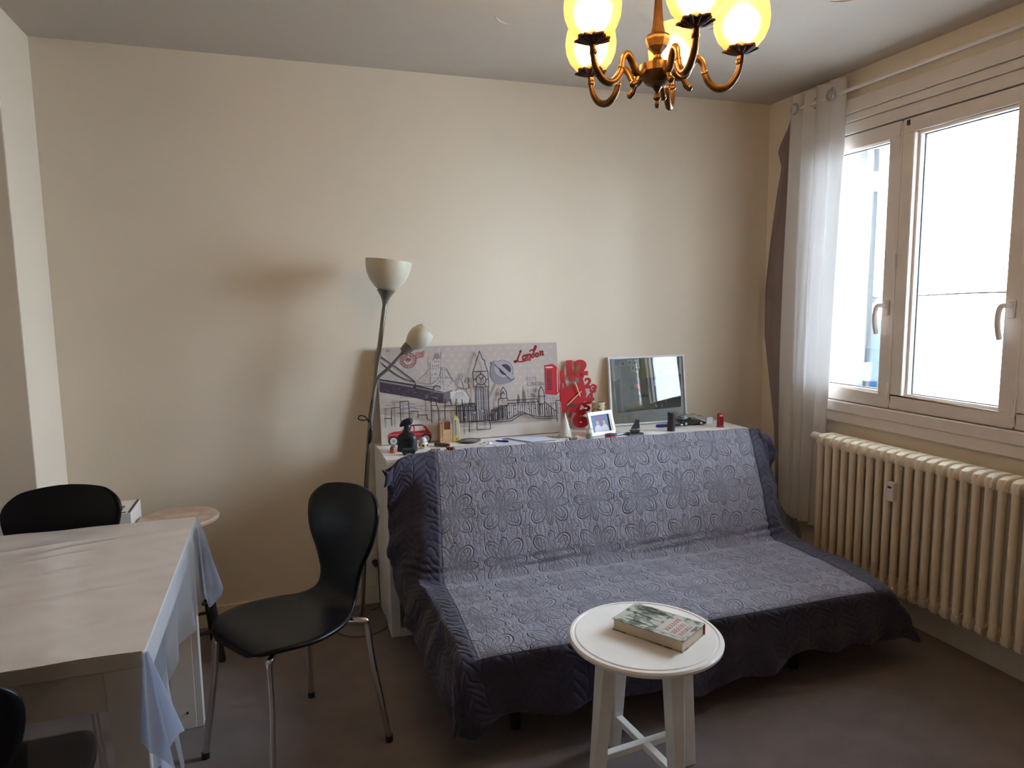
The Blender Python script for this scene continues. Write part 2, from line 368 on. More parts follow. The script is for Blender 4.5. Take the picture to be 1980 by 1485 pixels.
# ------------------------------------------------------------------ cabinet
ZT = .793
cab = thing('cabinet', 'long low white cabinet behind the sofa', 'cabinet', (.398, 2.892, 0))
CW, CD = 1.850, .375
MB().box((CW/2, CD/2, ZT-.02), (CW, CD, .04)).build('top_panel', WHITE, cab, bevel=.002)
MB().box((.02, CD/2, (ZT-.04)/2), (.04, CD, ZT-.042)).build('side_panel', WHITE, cab, bevel=.002)
MB().box((CW-.02, CD/2, (ZT-.04)/2), (.04, CD, ZT-.042)).build('side_panel', WHITE, cab, bevel=.002)
MB().box((CW/2, CD/2, .02), (CW-.082, CD, .04)).build('bottom_panel', WHITE, cab)
for k in range(1, 5): MB().box((CW*k/5, CD/2, .395), (.016, CD-.01, .705)).build('divider', WHITE, cab)
MB().box((CW/2, CD/2, .395), (CW-.082, CD-.012, .016)).build('shelf', WHITE, cab)

# ------------------------------------------------------------------ sofa and its cover
sofa = thing('sofa_bed', 'low armless sofa bed hidden under a quilted grey cover', 'sofa', (1.28, 2.2, 0))
GS = mat('sofa_cloth', (.05, .045, .05), .9)
MB().box((.02, .06, .262), (1.38, .46, .115)).build('seat', GS, sofa, bevel=.03)
bk = Matrix.Rotation(R(-35), 3, 'X')
MB().box((.08, .545, .545), (1.40, .055, .35), bk).build('backrest', GS, sofa, bevel=.03)
MB().box((.02, .07, .18), (1.30, .40, .03)).build('frame', BLKP, sofa)
for x in (-.58, .58):
    for y in (-.09, .24): MB().tube([(x, y, .17), (x, y, 0)], .02).build('leg', BLKP, sofa)

# control net of the cover (rows: from behind the back edge, over back, crease, seat, front hem); columns left hem -> right hem
NET = [
 # left hem, left border, panel L, panel 1/3, panel 2/3, panel R, right border, right hem
 [(0.372,2.800,0.700), (0.470,2.868,0.760), (0.612,2.880,0.790), (1.110,2.880,0.790), (1.670,2.878,0.790), (2.205,2.872,0.786), (2.262,2.850,0.778), (2.318,2.815,0.712)],
 [(0.378,2.800,0.762), (0.478,2.840,0.806), (0.611,2.862,0.811), (1.110,2.862,0.811), (1.670,2.858,0.808), (2.190,2.852,0.800), (2.243,2.820,0.778), (2.318,2.785,0.690)],
 [(0.392,2.815,0.668), (0.475,2.800,0.700), (0.600,2.780,0.705), (1.100,2.775,0.712), (1.650,2.772,0.715), (2.150,2.760,0.712), (2.235,2.772,0.660), (2.285,2.800,0.600)],
 [(0.388,2.822,0.553), (0.474,2.762,0.583), (0.585,2.701,0.573), (1.089,2.691,0.578), (1.633,2.681,0.578), (2.127,2.671,0.578), (2.233,2.712,0.523), (2.318,2.762,0.432)],
 [(0.397,2.840,0.422), (0.463,2.688,0.463), (0.570,2.626,0.447), (1.079,2.621,0.447), (1.608,2.606,0.447), (2.107,2.601,0.447), (2.235,2.657,0.401), (2.382,2.708,0.310)],
 [(0.400,2.846,0.295), (0.454,2.639,0.367), (0.562,2.577,0.359), (1.083,2.567,0.355), (1.608,2.552,0.352), (2.108,2.555,0.352), (2.232,2.577,0.342), (2.371,2.639,0.161)],
 [(0.423,2.722,0.202), (0.469,2.516,0.339), (0.559,2.485,0.353), (1.083,2.474,0.353), (1.608,2.464,0.351), (2.108,2.459,0.351), (2.248,2.464,0.318), (2.320,2.526,0.120)],
 [(0.433,2.495,0.166), (0.476,2.320,0.311), (0.552,2.299,0.357), (1.083,2.289,0.355), (1.608,2.279,0.353), (2.114,2.258,0.351), (2.258,2.258,0.316), (2.330,2.299,0.110)],
 [(0.435,2.217,0.187), (0.476,2.144,0.295), (0.541,2.114,0.355), (1.072,2.103,0.355), (1.608,2.093,0.353), (2.103,2.072,0.351), (2.217,2.052,0.318), (2.320,2.093,0.110)],
 [(0.439,2.004,0.169), (0.470,1.994,0.272), (0.535,1.989,0.343), (1.074,1.978,0.343), (1.611,1.973,0.343), (2.097,1.963,0.341), (2.180,1.932,0.303), (2.298,1.963,0.123)],
 [(0.449,1.974,0.111), (0.483,1.969,0.200), (0.551,1.974,0.269), (1.092,1.966,0.269), (1.638,1.964,0.269), (2.121,1.953,0.269), (2.210,1.927,0.232), (2.326,1.948,0.106)],
 [(0.454,1.974,0.091), (0.507,1.961,0.083), (0.578,1.966,0.162), (1.102,1.957,0.141), (1.654,1.957,0.151), (2.131,1.950,0.178), (2.210,1.945,0.141), (2.337,1.956,0.109)],
 [(0.458,1.981,0.084), (0.532,1.977,0.065), (0.609,1.962,0.145), (1.108,1.957,0.113), (1.661,1.957,0.124), (2.119,1.957,0.142), (2.226,1.957,0.113), (2.338,1.962,0.108)],
]
NET = np.array(NET)   # rows, cols, 3
def cm1(P, t):        # catmull along axis 0 for parameter array t
    n = P.shape[0]; i = np.clip(np.floor(t).astype(int), 0, n-2); f = t-i
    g = lambda k: P[np.clip(k, 0, n-1)]
    a = np.where((i-1 < 0)[:, None, None], 2*g(i)-g(i+1), g(i-1)); b = g(i); c_ = g(i+1); d = np.where((i+2 > n-1)[:, None, None], 2*g(i+1)-g(i), g(i+2))
    f = f[:, None, None]
    return .5*(2*b+(c_-a)*f+(2*a-5*b+4*c_-d)*f*f+(3*b-a-3*c_+d)*f**3)
# a 1/3 and 2/3 column are spaced evenly, so refine columns non-uniformly
cu_t = np.concatenate([np.linspace(0, 2, 41)[:-1], np.linspace(2, 5, 181)[:-1], np.linspace(5, 7, 41)])
cv_t = np.linspace(0, NET.shape[0]-1, 231)
S = cm1(NET, cv_t); S = cm1(S.transpose(1, 0, 2), cu_t)      # cols, rows, 3
# irregular scalloped hem and soft folds
rng = np.random.RandomState(3)
nU, nV = S.shape[0], S.shape[1]
du = np.gradient(S, axis=0); dv = np.gradient(S, axis=1)
N = np.cross(du, dv); N /= np.linalg.norm(N, axis=2, keepdims=True)+1e-9
su = np.cumsum(np.linalg.norm(du, axis=2).mean(1)); sv = np.cumsum(np.linalg.norm(dv, axis=2)[60:200].mean(0))
U, V = np.meshgrid(su, sv, indexing='ij'); CT = cu_t[:, None]; VT = cv_t[None, :]
bord = np.clip(1-(CT-0), 0, 1)+np.clip(CT-6, 0, 1)       # outer halves of the side borders
side = np.clip((2-CT)/2, 0, 1)+np.clip((CT-5)/2, 0, 1)
skirt = np.clip((VT-9)/3, 0, 1)
seat = np.clip((VT-5)/1, 0, 1)*np.clip((9.5-VT)/1, 0, 1)*np.clip(CT-2, 0, 1)*np.clip(5-CT, 0, 1)
disp = .010*side*np.sin(V*22+3*np.sin(U*9))+.006*side*np.sin(V*47+U*30)
disp += .012*skirt*np.sin(U*17+1.5*np.sin(V*6))+.006*skirt*np.sin(U*41+2)
disp += .0022*np.sin(U*31+V*13)*np.sin(V*37-U*7)
# wrinkles near the crease
disp += .0045*np.exp(-((VT-4.6)/.35)**2)*np.sin(V*180+U*9)*(.5+.5*np.sin(U*11))
hem = np.clip((VT-10)/2, 0, 1)
S = S+N*disp[..., None]*np.where((N[..., 2:3] > 0), 1, 1)
S[..., 2] += hem*(.020*np.sin(U*9+1)+.014*np.sin(U*23)+.012*np.sin(U*4.3))
S[..., 2] = np.maximum(S[..., 2], .02)
def cover_mesh(name, cond, matr, parent):
    me = bpy.data.meshes.new(name)
    fs = []; 
    for i in range(nU-1):
        for j in range(nV-1):
            if cond((cu_t[i]+cu_t[i+1])/2, (cv_t[j]+cv_t[j+1])/2): fs.append((i*nV+j, (i+1)*nV+j, (i+1)*nV+j+1, i*nV+j+1))
    used = sorted({k for f in fs for k in f}); rm = {k: n for n, k in enumerate(used)}
    co = S.reshape(-1, 3)[used]; uu = np.stack([U.ravel(), V.ravel()], 1)
    me.from_pydata(co.tolist(), [], [tuple(rm[k] for k in f) for f in fs])
    uv = me.uv_layers.new(name='cloth')
    idx = np.array([used[l.vertex_index] for l in me.loops]); uv.data.foreach_set('uv', uu[idx].ravel())
    me.materials.append(matr); me.shade_smooth()
    o = bpy.data.objects.new(name, me); col.objects.link(o); o.parent = parent
    d = o.modifiers.new('solid', 'SOLIDIFY'); d.thickness = .006; d.offset = 0
    return o
class NG:
    def __init__(s, nt): s.nt = nt
    def m(s, op, a, b=None, c=None, clamp=False):
        n = s.nt.nodes.new('ShaderNodeMath'); n.operation = op; n.use_clamp = clamp
        for k, x in enumerate((a, b, c)):
            if x is None: continue
            if isinstance(x, (int, float)): n.inputs[k].default_value = x
            else: s.nt.links.new(x, n.inputs[k])
        return n.outputs[0]
def quilt_mat(name, c1, c2, kind):
    M = bpy.data.materials.new(name); M.use_nodes = True; nt = M.node_tree; b = nt.nodes['Principled BSDF']; g = NG(nt)
    b.inputs['Roughness'].default_value = .72; b.inputs['Sheen Weight'].default_value = .25; b.inputs['Sheen Roughness'].default_value = .4
    b.inputs['Specular IOR Level'].default_value = .3
    uvn = nt.nodes.new('ShaderNodeUVMap'); uvn.uv_map = 'cloth'
    nz = nt.nodes.new('ShaderNodeTexNoise'); nz.inputs['Scale'].default_value = 9; nz.inputs['Detail'].default_value = 2
    nt.links.new(uvn.outputs[0], nz.inputs['Vector'])
    sep = nt.nodes.new('ShaderNodeSeparateXYZ'); nt.links.new(uvn.outputs[0], sep.inputs[0])
    wob = g.m('MULTIPLY', g.m('SUBTRACT', nz.outputs['Fac'], .5), .022 if kind == 'panel' else .075)
    x = g.m('ADD', sep.outputs[0], wob); y = g.m('SUBTRACT', sep.outputs[1], wob)
    def line(d, w): return g.m('SUBTRACT', 1, g.m('SMOOTHSTEP', d, 0, w) if False else g.m('MULTIPLY', d, 1/w, clamp=True), clamp=True)
    hs = []
    if kind == 'panel':
        def medal(ox, oy, T):
            px = g.m('SUBTRACT', g.m('FRACT', g.m('ADD', g.m('MULTIPLY', x, 1/T), ox)), .5)
            py = g.m('SUBTRACT', g.m('FRACT', g.m('ADD', g.m('MULTIPLY', y, 1/T), oy)), .5)
            r_ = g.m('SQRT', g.m('ADD', g.m('MULTIPLY', px, px), g.m('MULTIPLY', py, py)))
            th = g.m('ARCTAN2', py, px)
            c4 = g.m('ABSOLUTE', g.m('COSINE', g.m('MULTIPLY', th, 4)))
            c2 = g.m('ABSOLUTE', g.m('COSINE', g.m('ADD', g.m('MULTIPLY', th, 2), .0)))
            s2 = g.m('ABSOLUTE', g.m('SINE', g.m('MULTIPLY', th, 2)))
            for cc_, p_, R_, w_ in ((s2, 1.0, .50, .030), (s2, 3.0, .45, .022), (c2, 2.4, .44, .028), (c2, 6.0, .40, .020)):
                hs.append(line(g.m('ABSOLUTE', g.m('SUBTRACT', r_, g.m('MULTIPLY', g.m('POWER', cc_, p_), R_))), w_))
            hs.append(g.m('MULTIPLY', line(g.m('MULTIPLY', g.m('ABSOLUTE', g.m('SINE', g.m('MULTIPLY', th, 4))), r_), .020), g.m('LESS_THAN', r_, .46)))
            ax_ = g.m('SUBTRACT', .5, g.m('ABSOLUTE', px)); ay_ = g.m('SUBTRACT', .5, g.m('ABSOLUTE', py)); ay2 = g.m('ABSOLUTE', py)
            for yy_ in (ay_, ay2):
                rc_ = g.m('SQRT', g.m('ADD', g.m('MULTIPLY', ax_, ax_), g.m('MULTIPLY', yy_, yy_)))
                hs.append(g.m('MULTIPLY', line(g.m('ABSOLUTE', g.m('SUBTRACT', rc_, g.m('ADD', .085, g.m('MULTIPLY', g.m('SINE', g.m('MULTIPLY', g.m('ARCTAN2', ax_, yy_), 6)), .03)))), .014), .9))
        medal(0, 0, .215)
        vo = nt.nodes.new('ShaderNodeTexVoronoi'); vo.feature = 'DISTANCE_TO_EDGE'; vo.inputs['Scale'].default_value = 42
        nt.links.new(uvn.outputs[0], vo.inputs['Vector']); hs.append(g.m('MULTIPLY', line(vo.outputs['Distance'], .10), .16))
        ww = nt.nodes.new('ShaderNodeTexWave'); ww.inputs['Scale'].default_value = 15; ww.inputs['Distortion'].default_value = 9; ww.inputs['Detail Scale'].default_value = 1.6
        nt.links.new(uvn.outputs[0], ww.inputs['Vector']); hs.append(g.m('MULTIPLY', g.m('POWER', ww.outputs['Fac'], 4), .30))
    else:
        T = .11
        for src, oth in ((x, y),):
            px = g.m('ABSOLUTE', g.m('SUBTRACT', g.m('FRACT', g.m('MULTIPLY', src, 1/T)), .5))
            ph = g.m('ABSOLUTE', g.m('SINE', g.m('MULTIPLY', g.m('ADD', oth, g.m('MULTIPLY', px, .09)), 95)))
            hs.append(g.m('SUBTRACT', 1, g.m('POWER', ph, .6)))
            hs.append(line(px, .06))
    h = hs[0]
    for k in hs[1:]: h = g.m('MAXIMUM', h, k)
    inv = g.m('SUBTRACT', 1, h)
    bp = nt.nodes.new('ShaderNodeBump'); bp.inputs['Strength'].default_value = .95 if kind == 'panel' else .5; bp.inputs['Distance'].default_value = .0055 if kind == 'panel' else .006
    nt.links.new(inv, bp.inputs['Height']); nt.links.new(bp.outputs[0], b.inputs['Normal'])
    mx = nt.nodes.new('ShaderNodeMix'); mx.data_type = 'RGBA'; nt.links.new(h, mx.inputs[0])
    mx.inputs[6].default_value = (*c1, 1); mx.inputs[7].default_value = (*c2, 1); nt.links.new(mx.outputs[2], b.inputs['Base Color'])
    return M
cov = thing('sofa_cover', 'quilted throw with pale grey embossed centre and dark slate border over the sofa', 'throw', (0, 0, 0))
PANEL = quilt_mat('pale_grey_quilt', (.225, .212, .26), (.190, .178, .218), 'panel')
BORD = quilt_mat('slate_quilt', (.046, .041, .070), (.038, .033, .058), 'border')
inpan = lambda a, b: 2 < a < 5 and b < 9.15
cover_mesh('centre_panel', inpan, PANEL, cov)
cover_mesh('border', lambda a, b: not inpan(a, b), BORD, cov)
# piping along the seam
iL = int(np.argmin(abs(cu_t-2))); iR = int(np.argmin(abs(cu_t-5))); jB = int(np.argmin(abs(cv_t-9.15)))
path = [S[iL, j]+N[iL, j]*.002 for j in range(0, jB, 3)]+[S[i, jB] for i in range(iL, iR, 3)]+[S[iR, j] for j in range(jB, 0, -3)]
MB().tube([tuple(p) for p in path], .004, 6).build('piping', mat('piping_cloth', (.03, .028, .05), .7), cov, smooth=True)

# ------------------------------------------------------------------ coffee table and book
ct = thing('side_table', 'small round white wooden side table in front of the sofa', 'table', (.985, 1.735, 0))
MB().lathe([(0, .443), (.205, .443), (.218, .446), (.226, .452), (.227, .460), (.222, .465), (.214, .4655), (.2125, .4635), (.2065, .4635), (.205, .4655), (0, .4655)], 96).build('tabletop', WHITEP, ct, smooth=True)
RT = .465
for k in range(4):
    a = R(112-129/2-45+90*k+3) 
    d = Vector((math.cos(a), math.sin(a), 0)); t = Vector((-d.y, d.x, 0))
    def q(r, z, w_, th): return [d*(r-th)+t*(-w_)+Vector((0,0,z)), d*r+t*(-w_)+Vector((0,0,z)), d*r+t*w_+Vector((0,0,z)), d*(r-th)+t*w_+Vector((0,0,z))]
    MB().hexa(q(.188, 0, .014, .040), q(.155, .443, .024, .044)).build('leg', WHITEP, ct, bevel=.003)
for k in (0, 1):
    a = R(112-129/2-45+90*k+3); d = Vector((math.cos(a), math.sin(a), 0)); t = Vector((-d.y, d.x, 0))
    MB().box((0, 0, .115 if k else .1151), (.29, .024, .020), Matrix.Rotation(a, 3, 'Z')).build('stretcher', WHITEP, ct, bevel=.002)
MB().box((0, 0, .433), (.26, .05, .02), Matrix.Rotation(R(20), 3, 'Z')).build('under_frame', WHITEP, ct)
bkm = mat('book_jacket', (.50, .50, .42), .45, coat=.3, var=(34, (.10, .13, .10), .47, .60))
book = thing('hardback_book', 'thick hardback book with a birch wood jacket lying on the round table', 'book', (1.0255, 1.7290, RT+.0005), R(-58.7))
MB().box((0, 0, .0180), (.224, .134, .0306)).build('page_block', BISCUIT, book, bevel=.001)
MB().box((0, 0, .0012), (.230, .140, .0022)).build('back_cover', bkm, book)
MB().box((0, .0712, .0175), (.232, .0026, .035)).build('spine', REDP, book, bevel=.001)
cv = MB().box((0, 0, .0347), (.232, .142, .0026)).build('front_cover', bkm, book, bevel=.0008)
tt = MB()
rb = random.Random(5)
tt.cur = 0; tt.box((.062, -.01, .03620), (.085, .092, .0004)); tt.cur = 1
for row, (x0, yy, n_) in enumerate(((.092, -.045, 6), (.070, -.045, 6), (.046, -.040, 7))):
    for k in range(n_):
        y = yy+k*.0125; h_ = .016 if row else .014
        pts = catmull([(x0-h_*.5, y, .0365), (x0-h_*.1+rb.uniform(-.003, .003), y+rb.uniform(-.004, .004), .0365), (x0+h_*.5, y+rb.uniform(0, .005), .0365), (x0+h_*.1, y+.008, .0365), (x0-h_*.45, y+.009, .0365)], 3)
        tt.tube(pts, .0011, 4, flat=.3)
for k in range(30):      # birch trunks on the jacket
    tt.cur = 2; y = rb.uniform(-.066, .066); x = rb.uniform(-.082, -.02)
    tt.tube(catmull([(x-.03, y, .0362), (x, y+rb.uniform(-.006, .006), .0362), (x+.04, y+rb.uniform(-.004, .004), .0362)], 3), [.0005]*3+[.0016]*3+[.0008], 4, flat=.3)
tt.build('jacket_print', [mat('jacket_pale', (.55, .52, .46), .5), mat('jacket_red', (.50, .03, .04), .5), mat('jacket_dark', (.06, .08, .07), .5)], book)

# ------------------------------------------------------------------ black shell chairs
def shell_pt(s, w_):       # s 0..1 front of seat to top of back; w_ -1..1
    P = [(.205, .425), (.195, .441), (.15, .449), (.05, .443), (-.06, .440), (-.13, .444), (-.175, .468), (-.197, .515), (-.21, .58), (-.228, .67), (-.248, .76), (-.262, .810), (-.2655, .826), (-.266, .832)]
    Wd = [.085, .135, .178, .203, .180, .138, .106, .098, .118, .168, .182, .142, .085, .015]
    t = s*(len(P)-1); i = min(int(t), len(P)-2); f = t-i
    def cc(a, b, c_, d): return .5*(2*b+(c_-a)*f+(2*a-5*b+4*c_-d)*f*f+(3*b-a-3*c_+d)*f**3)
    g = lambda k: P[max(0, min(k, len(P)-1))]; gw = lambda k: Wd[max(0, min(k, len(P)-1))]
    x = cc(g(i-1)[0], g(i)[0], g(i+1)[0], g(i+2)[0]); z = cc(g(i-1)[1], g(i)[1], g(i+1)[1], g(i+2)[1]); w0 = cc(gw(i-1), gw(i), gw(i+1), gw(i+2))
    y = w_*w0; cup = (w_*w_)*w0*w0
    back = max(0, min(1, (s-.45)/.15))
    return Vector((x+cup*.9*back, y, z+cup*(.18*(1-back))+(-.0 if back else 0)))
def make_chair(label, loc, rz):
    c_ = thing('dining_chair', label, 'chair', loc, rz)
    MB().grid(lambda u, v: shell_pt(v, (u*2-1)), 20, 60).build('seat_shell', BLACKW, c_, smooth=True, solid=.011)
    for (ax, ay, fx, fy) in ((.10, .075, .215, .19), (.10, -.075, .215, -.19), (-.10, .085, -.205, .215), (-.10, -.085, -.205, -.215)):
        kx, ky = ax+(fx-ax)*.62, ay+(fy-ay)*.62
        MB().tube(catmull([(ax*.3, ay*.3, .424), (ax, ay, .424), (kx-.01*(1 if ax > 0 else -1), ky-.008*(1 if ay > 0 else -1), .424), (kx+.006*(1 if ax > 0 else -1), ky, .405), (kx+(fx-kx)*.3, ky+(fy-ky)*.3, .28), (fx, fy, .012)], 5), .0105, 12).build('leg', CHROME, c_, smooth=True)
        MB().lathe([(0, 0), (.012, 0), (.0125, .012), (.0125, .02), (0, .02)], 14, (fx, fy, 0)).build('foot_cap', BLKP, c_)
    MB().lathe([(0, .413), (.055, .413), (.055, .4335), (0, .4335)], 20).build('seat_mount', BLKP, c_)
    return c_
ch = make_chair('black shell chair with chrome legs standing alone between table and sofa', (-.010, 2.248, 0), R(213))
ch2 = copy_tree(ch); ch2.location = (-.752, 2.44+.045, 0); ch2.rotation_euler.z = R(-92); ch2['label'] = 'black shell chair behind the far side of the white table'
ch3 = copy_tree(ch); ch3.location = (-.640, 1.60, 0); ch3.rotation_euler.z = R(88); ch3['label'] = 'black shell chair pushed under the near side of the white table'

# ------------------------------------------------------------------ dining table, cloth
tb = thing('dining_table', 'white rectangular dining table under a clear plastic cloth', 'table', (-.305, 1.555, 0))
TL, TW = 1.20, .965
MB().box((-TL/2, TW/2, .7145), (TL, TW, .035)).build('tabletop', WHITEP, tb, bevel=.003)
MB().box((-TL/2, .030, .650), (TL-.16, .022, .092)).build('apron', WHITEP, tb)
MB().box((-TL/2, TW-.030, .650), (TL-.16, .022, .092)).build('apron', WHITEP, tb)
MB().box((-.030, TW/2, .650), (.022, TW-.16, .092)).build('apron', WHITEP, tb)
def leg4(x0, y0, sx, sy):
    b0 = [(x0, y0), (x0+sx*.045, y0), (x0+sx*.045, y0+sy*.045), (x0, y0+sy*.045)]; t0 = [(x0, y0), (x0+sx*.075, y0), (x0+sx*.075, y0+sy*.075), (x0, y0+sy*.075)]
    return MB().hexa([Vector((a, b, 0)) for a, b in b0], [Vector((a, b, .697)) for a, b in t0])
leg4(-.003, .003, -1, 1).build('leg', WHITEP, tb, bevel=.002)
lg = MB().box((-.022, TW-.022, .349), (.022, .040, .697)); lg.box((-.070, TW-.034, .349), (.075, .018, .697)); lg.build('leg', WHITEP, tb, bevel=.002)
MB().tube([(-.060, TW-.043, .06), (-.060, TW-.046, .06)], .004).build('screw', DBRASS, tb)
leg4(-TL+.003, .003, 1, 1).build('leg', WHITEP, tb, bevel=.002); leg4(-TL+.003, TW-.003, 1, -1).build('leg', WHITEP, tb, bevel=.002)
FILM = sheet('clear_plastic_film', [('T', (.93, .94, .95), 0, .55), ('L', (.72, .80, .98), 0, .17), ('D', (.50, .52, .56), 0, .16), ('G', (1, 1, 1), .18, .12)])
TOPC = mat('cloth_top', (.78, .73, .72), .22, coat=.35, bump=(7, .12, .01))
cl = thing('tablecloth', 'clear plastic tablecloth with folds hanging over the white dining table', 'tablecloth', (0, 0, 0))
X0, Y0t, Y1t, ZC = -.302, 1.552, 2.523, .7335
def topc(u, v):
    x = X0-u*TL*1.0; y = Y0t+v*(Y1t-Y0t)
    z = ZC+.0012*(1+math.sin(x*25+math.sin(y*20)*2)*math.sin(y*31+x*6))
    for (cx, cy, L, a) in ((-.60, 2.33, .10, .35), (-.64, 2.25, .08, .3), (-.72, 2.36, .12, .2), (-.60, 2.12, .05, .1), (-.5, 1.93, .12, .2)):
        dx, dy = x-cx, y-cy; uu = dx*math.cos(a)+dy*math.sin(a); vv = -dx*math.sin(a)+dy*math.cos(a)
        z += .0035*math.exp(-(uu/L)**2-(vv/.008)**2)
    return Vector((x, y, z))
MB().grid(topc, 140, 120).build('top_sheet', TOPC, cl, smooth=True)
# right overhang: rows from near corner to far corner, hem height varies
hemR = [(0, .455), (.06, .44), (.12, .50), (.20, .55), (.28, .56), (.38, .545), (.50, .535), (.62, .51), (.72, .50), (.82, .50), (.90, .47), (1.0, .435)]
def interp(T, x):
    for i in range(len(T)-1):
        if x <= T[i+1][0]: f = (x-T[i][0])/(T[i+1][0]-T[i][0]); return T[i][1]+(T[i+1][1]-T[i][1])*f
    return T[-1][1]
def rside(u, v):
    y = Y0t+u*(Y1t-Y0t); hz = interp(hemR, u); z = ZC-(ZC-hz)*v
    far = max(0, (u-.8)/.2); near = max(0, (.12-u)/.12)
    out = .004+.012*math.sin(min(1, v*3)*PI/2)+v*(.010*math.sin(u*26)+.008*math.sin(u*11+1))+v*(.045*far**2+.035*near)
    return Vector((X0+out, y+v*(.02*far-.02*near), z))
MB().grid(rside, 90, 30).build('right_overhang', FILM, cl, smooth=True)
def nside(u, v):
    x = X0-u*TL; z = ZC-(ZC-.44)*v
    return Vector((x, Y0t-.004-v*(.010+.012*math.sin(u*40)+.008*math.sin(u*17)), z))
NF = sheet('clear_film_front', [('T', (.80, .77, .74), 0, .84), ('D', (.4, .38, .36), 0, .08), ('G', (1, 1, 1), .12, .08)])
MB().grid(nside, 90, 24).build('near_overhang', NF, cl, smooth=True)
# gathered folds at the near right corner
def cfold(u, v):
    k = [(0, 0), (.030, .004), (.052, -.010), (.030, -.030), (.012, -.012), (.040, -.046), (.004, -.044), (-.012, -.020)]
    t = u*(len(k)-1); i = min(int(t), len(k)-2); f = t-i; kx = k[i][0]*(1-f)+k[i+1][0]*f; ky = k[i][1]*(1-f)+k[i+1][1]*f
    hz = .45+.10*abs(math.sin(u*5))-.0; 
    return Vector((X0+kx*(.15+1.15*v), Y0t+ky*(.15+1.1*v), ZC-.002-(ZC-hz)*v))
CF = sheet('folded_film', [('D', (.45, .52, .66), 0, .30), ('L', (.66, .76, .96), 0, .35), ('T', (.9, .92, .95), 0, .22), ('G', (1, 1, 1), .2, .13)])
MB().grid(cfold, 60, 26).build('corner_fold', CF, cl, smooth=True)
def ffold(u, v):
    a = R(-20+u*110); r_ = .003+v*(.055+.014*math.sin(u*14)); hz = .44+.05*math.sin(u*6)
    return Vector((X0+r_*math.cos(a)*1.0, Y1t+r_*math.sin(a), ZC-.001-(ZC-hz)*v))
MB().grid(ffold, 30, 20).build('corner_fold', CF, cl, smooth=True)
tag(MB().box((-.925, 2.245, .742), (.085, .05, .012)).build('remote_control', BLKP, bevel=.003), 'small dark handset at the left edge of the white table', 'remote')

# ------------------------------------------------------------------ stool and tall box behind the table
st = thing('wooden_stool', 'round-topped wooden stool with dark legs behind the table', 'stool', (-.425, 3.02, 0))
STT = mat('stool_top_wood', (.50, .36, .26), .5, var=(18, (.62, .50, .40), .4, .6))
MB().lathe([(0, .578), (.140, .578), (.150, .584), (.152, .594), (.148, .600), (.120, .602), (0, .602)], 48).build('seat', STT, st, smooth=True)
feet = []
for a in (-32, 58, 148, 238):
    a = R(a); d = Vector((math.cos(a), math.sin(a), 0)); p0 = d*.085+Vector((0, 0, .578)); p1 = d*.160
    feet.append((p0, p1)); MB().tube([p0, p1], .0145, 12).build('leg', DWOOD, st, smooth=True)
for z, hh in ((.22, 0), (.13, 1)):
    for k in range(4):
        A0, A1 = feet[k]; B0, B1 = feet[(k+1) % 4]; zz = z+(.03 if (k+hh) % 2 else 0); f = 1-zz/.578
        MB().tube([A0.lerp(A1, f), B0.lerp(B1, f)], .0075, 8).build('stretcher', DWOOD, st, smooth=True)
bx = thing('carton', 'tall white carton with black lettering behind the table', 'box', (-.652, 3.07, 0), R(0))
MB().box((0, 0, .325), (.130, .20, .65)).build('body', WHITE, bx, bevel=.002)
pm = MB()
for k, yy in enumerate((-.070, -.056, -.042, -.030, -.016, -.004, .010)):
    pm.box((.012 if k % 2 else .014, yy, .6505), (.030 if k % 3 else .024, .006, .001))
pm.box((.058, 0, .6505), (.010, .19, .001)); pm.box((-.052, 0, .6505), (.024, .19, .001)); pm.box((.020, -.087, .6505), (.05, .012, .001))
pm.build('printed_letters', BLKP, bx)

# ------------------------------------------------------------------ floor lamp
lp = thing('floor_lamp', 'thin grey uplighter floor lamp with a reading arm and ivory shades', 'lamp', (.290, 3.065, 0))
MB().lathe([(0, 0), (.118, 0), (.120, .006), (.112, .018), (.07, .026), (.02, .030), (0, .030)], 48).build('base', LAMPG, lp, smooth=True)
LB = Vector((.290, 3.065, 0)); def_p = [(.297, 3.08, .028), (.347, 3.08, .779), (.393, 3.08, 1.124), (.448, 3.08, 1.455)]
pp = [Vector((.292, 3.066, .028))-LB, Vector((.345, 3.078, .779))-LB, Vector((.393, 3.08, 1.124))-LB, Vector((.444, 3.08, 1.450))-LB]
MB().tube(catmull(pp, 12), .0105, 12).build('pole', LAMPG, lp, smooth=True)
MB().tube([pp[0], pp[0]+Vector((.002, 0, .02))], .02).build('pole_foot', LAMPG, lp)
tilt = Matrix.Rotation(R(7), 3, 'Y')
T0 = pp[3]-Vector((.001, 0, .005))
MB().lathe([(.011, 0), (.013, .012), (.020, .03), (.034, .052), (.042, .060), (.0, .060)], 32, T0, tilt).build('shade_cup', LAMPG, lp, smooth=True)
MB().lathe([(.030, .058), (.052, .075), (.075, .102), (.090, .132), (.098, .165), (.100, .190), (.0965, .190), (.094, .165), (.086, .132), (.070, .102), (.040, .072), (.0, .066)], 48, T0, tilt).build('lamp_shade', IVORY, lp, smooth=True)
nk = [Vector(p)-LB for p in ((.374, 3.075, 1.01), (.381, 3.065, 1.075), (.398, 3.05, 1.125), (.433, 3.04, 1.158), (.465, 3.03, 1.190), (.496, 3.03, 1.222), (.512, 3.03, 1.240))]
MB().tube(catmull(nk, 8), .0075, 10).build('reading_arm', LAMPG, lp, smooth=True)
ax = (Vector((.600, 3.015, 1.318))-Vector((.512, 3.03, 1.240))).normalized(); rq = ax.to_track_quat('Z', 'Y').to_matrix()
N0 = Vector((.510, 3.03, 1.238))-LB
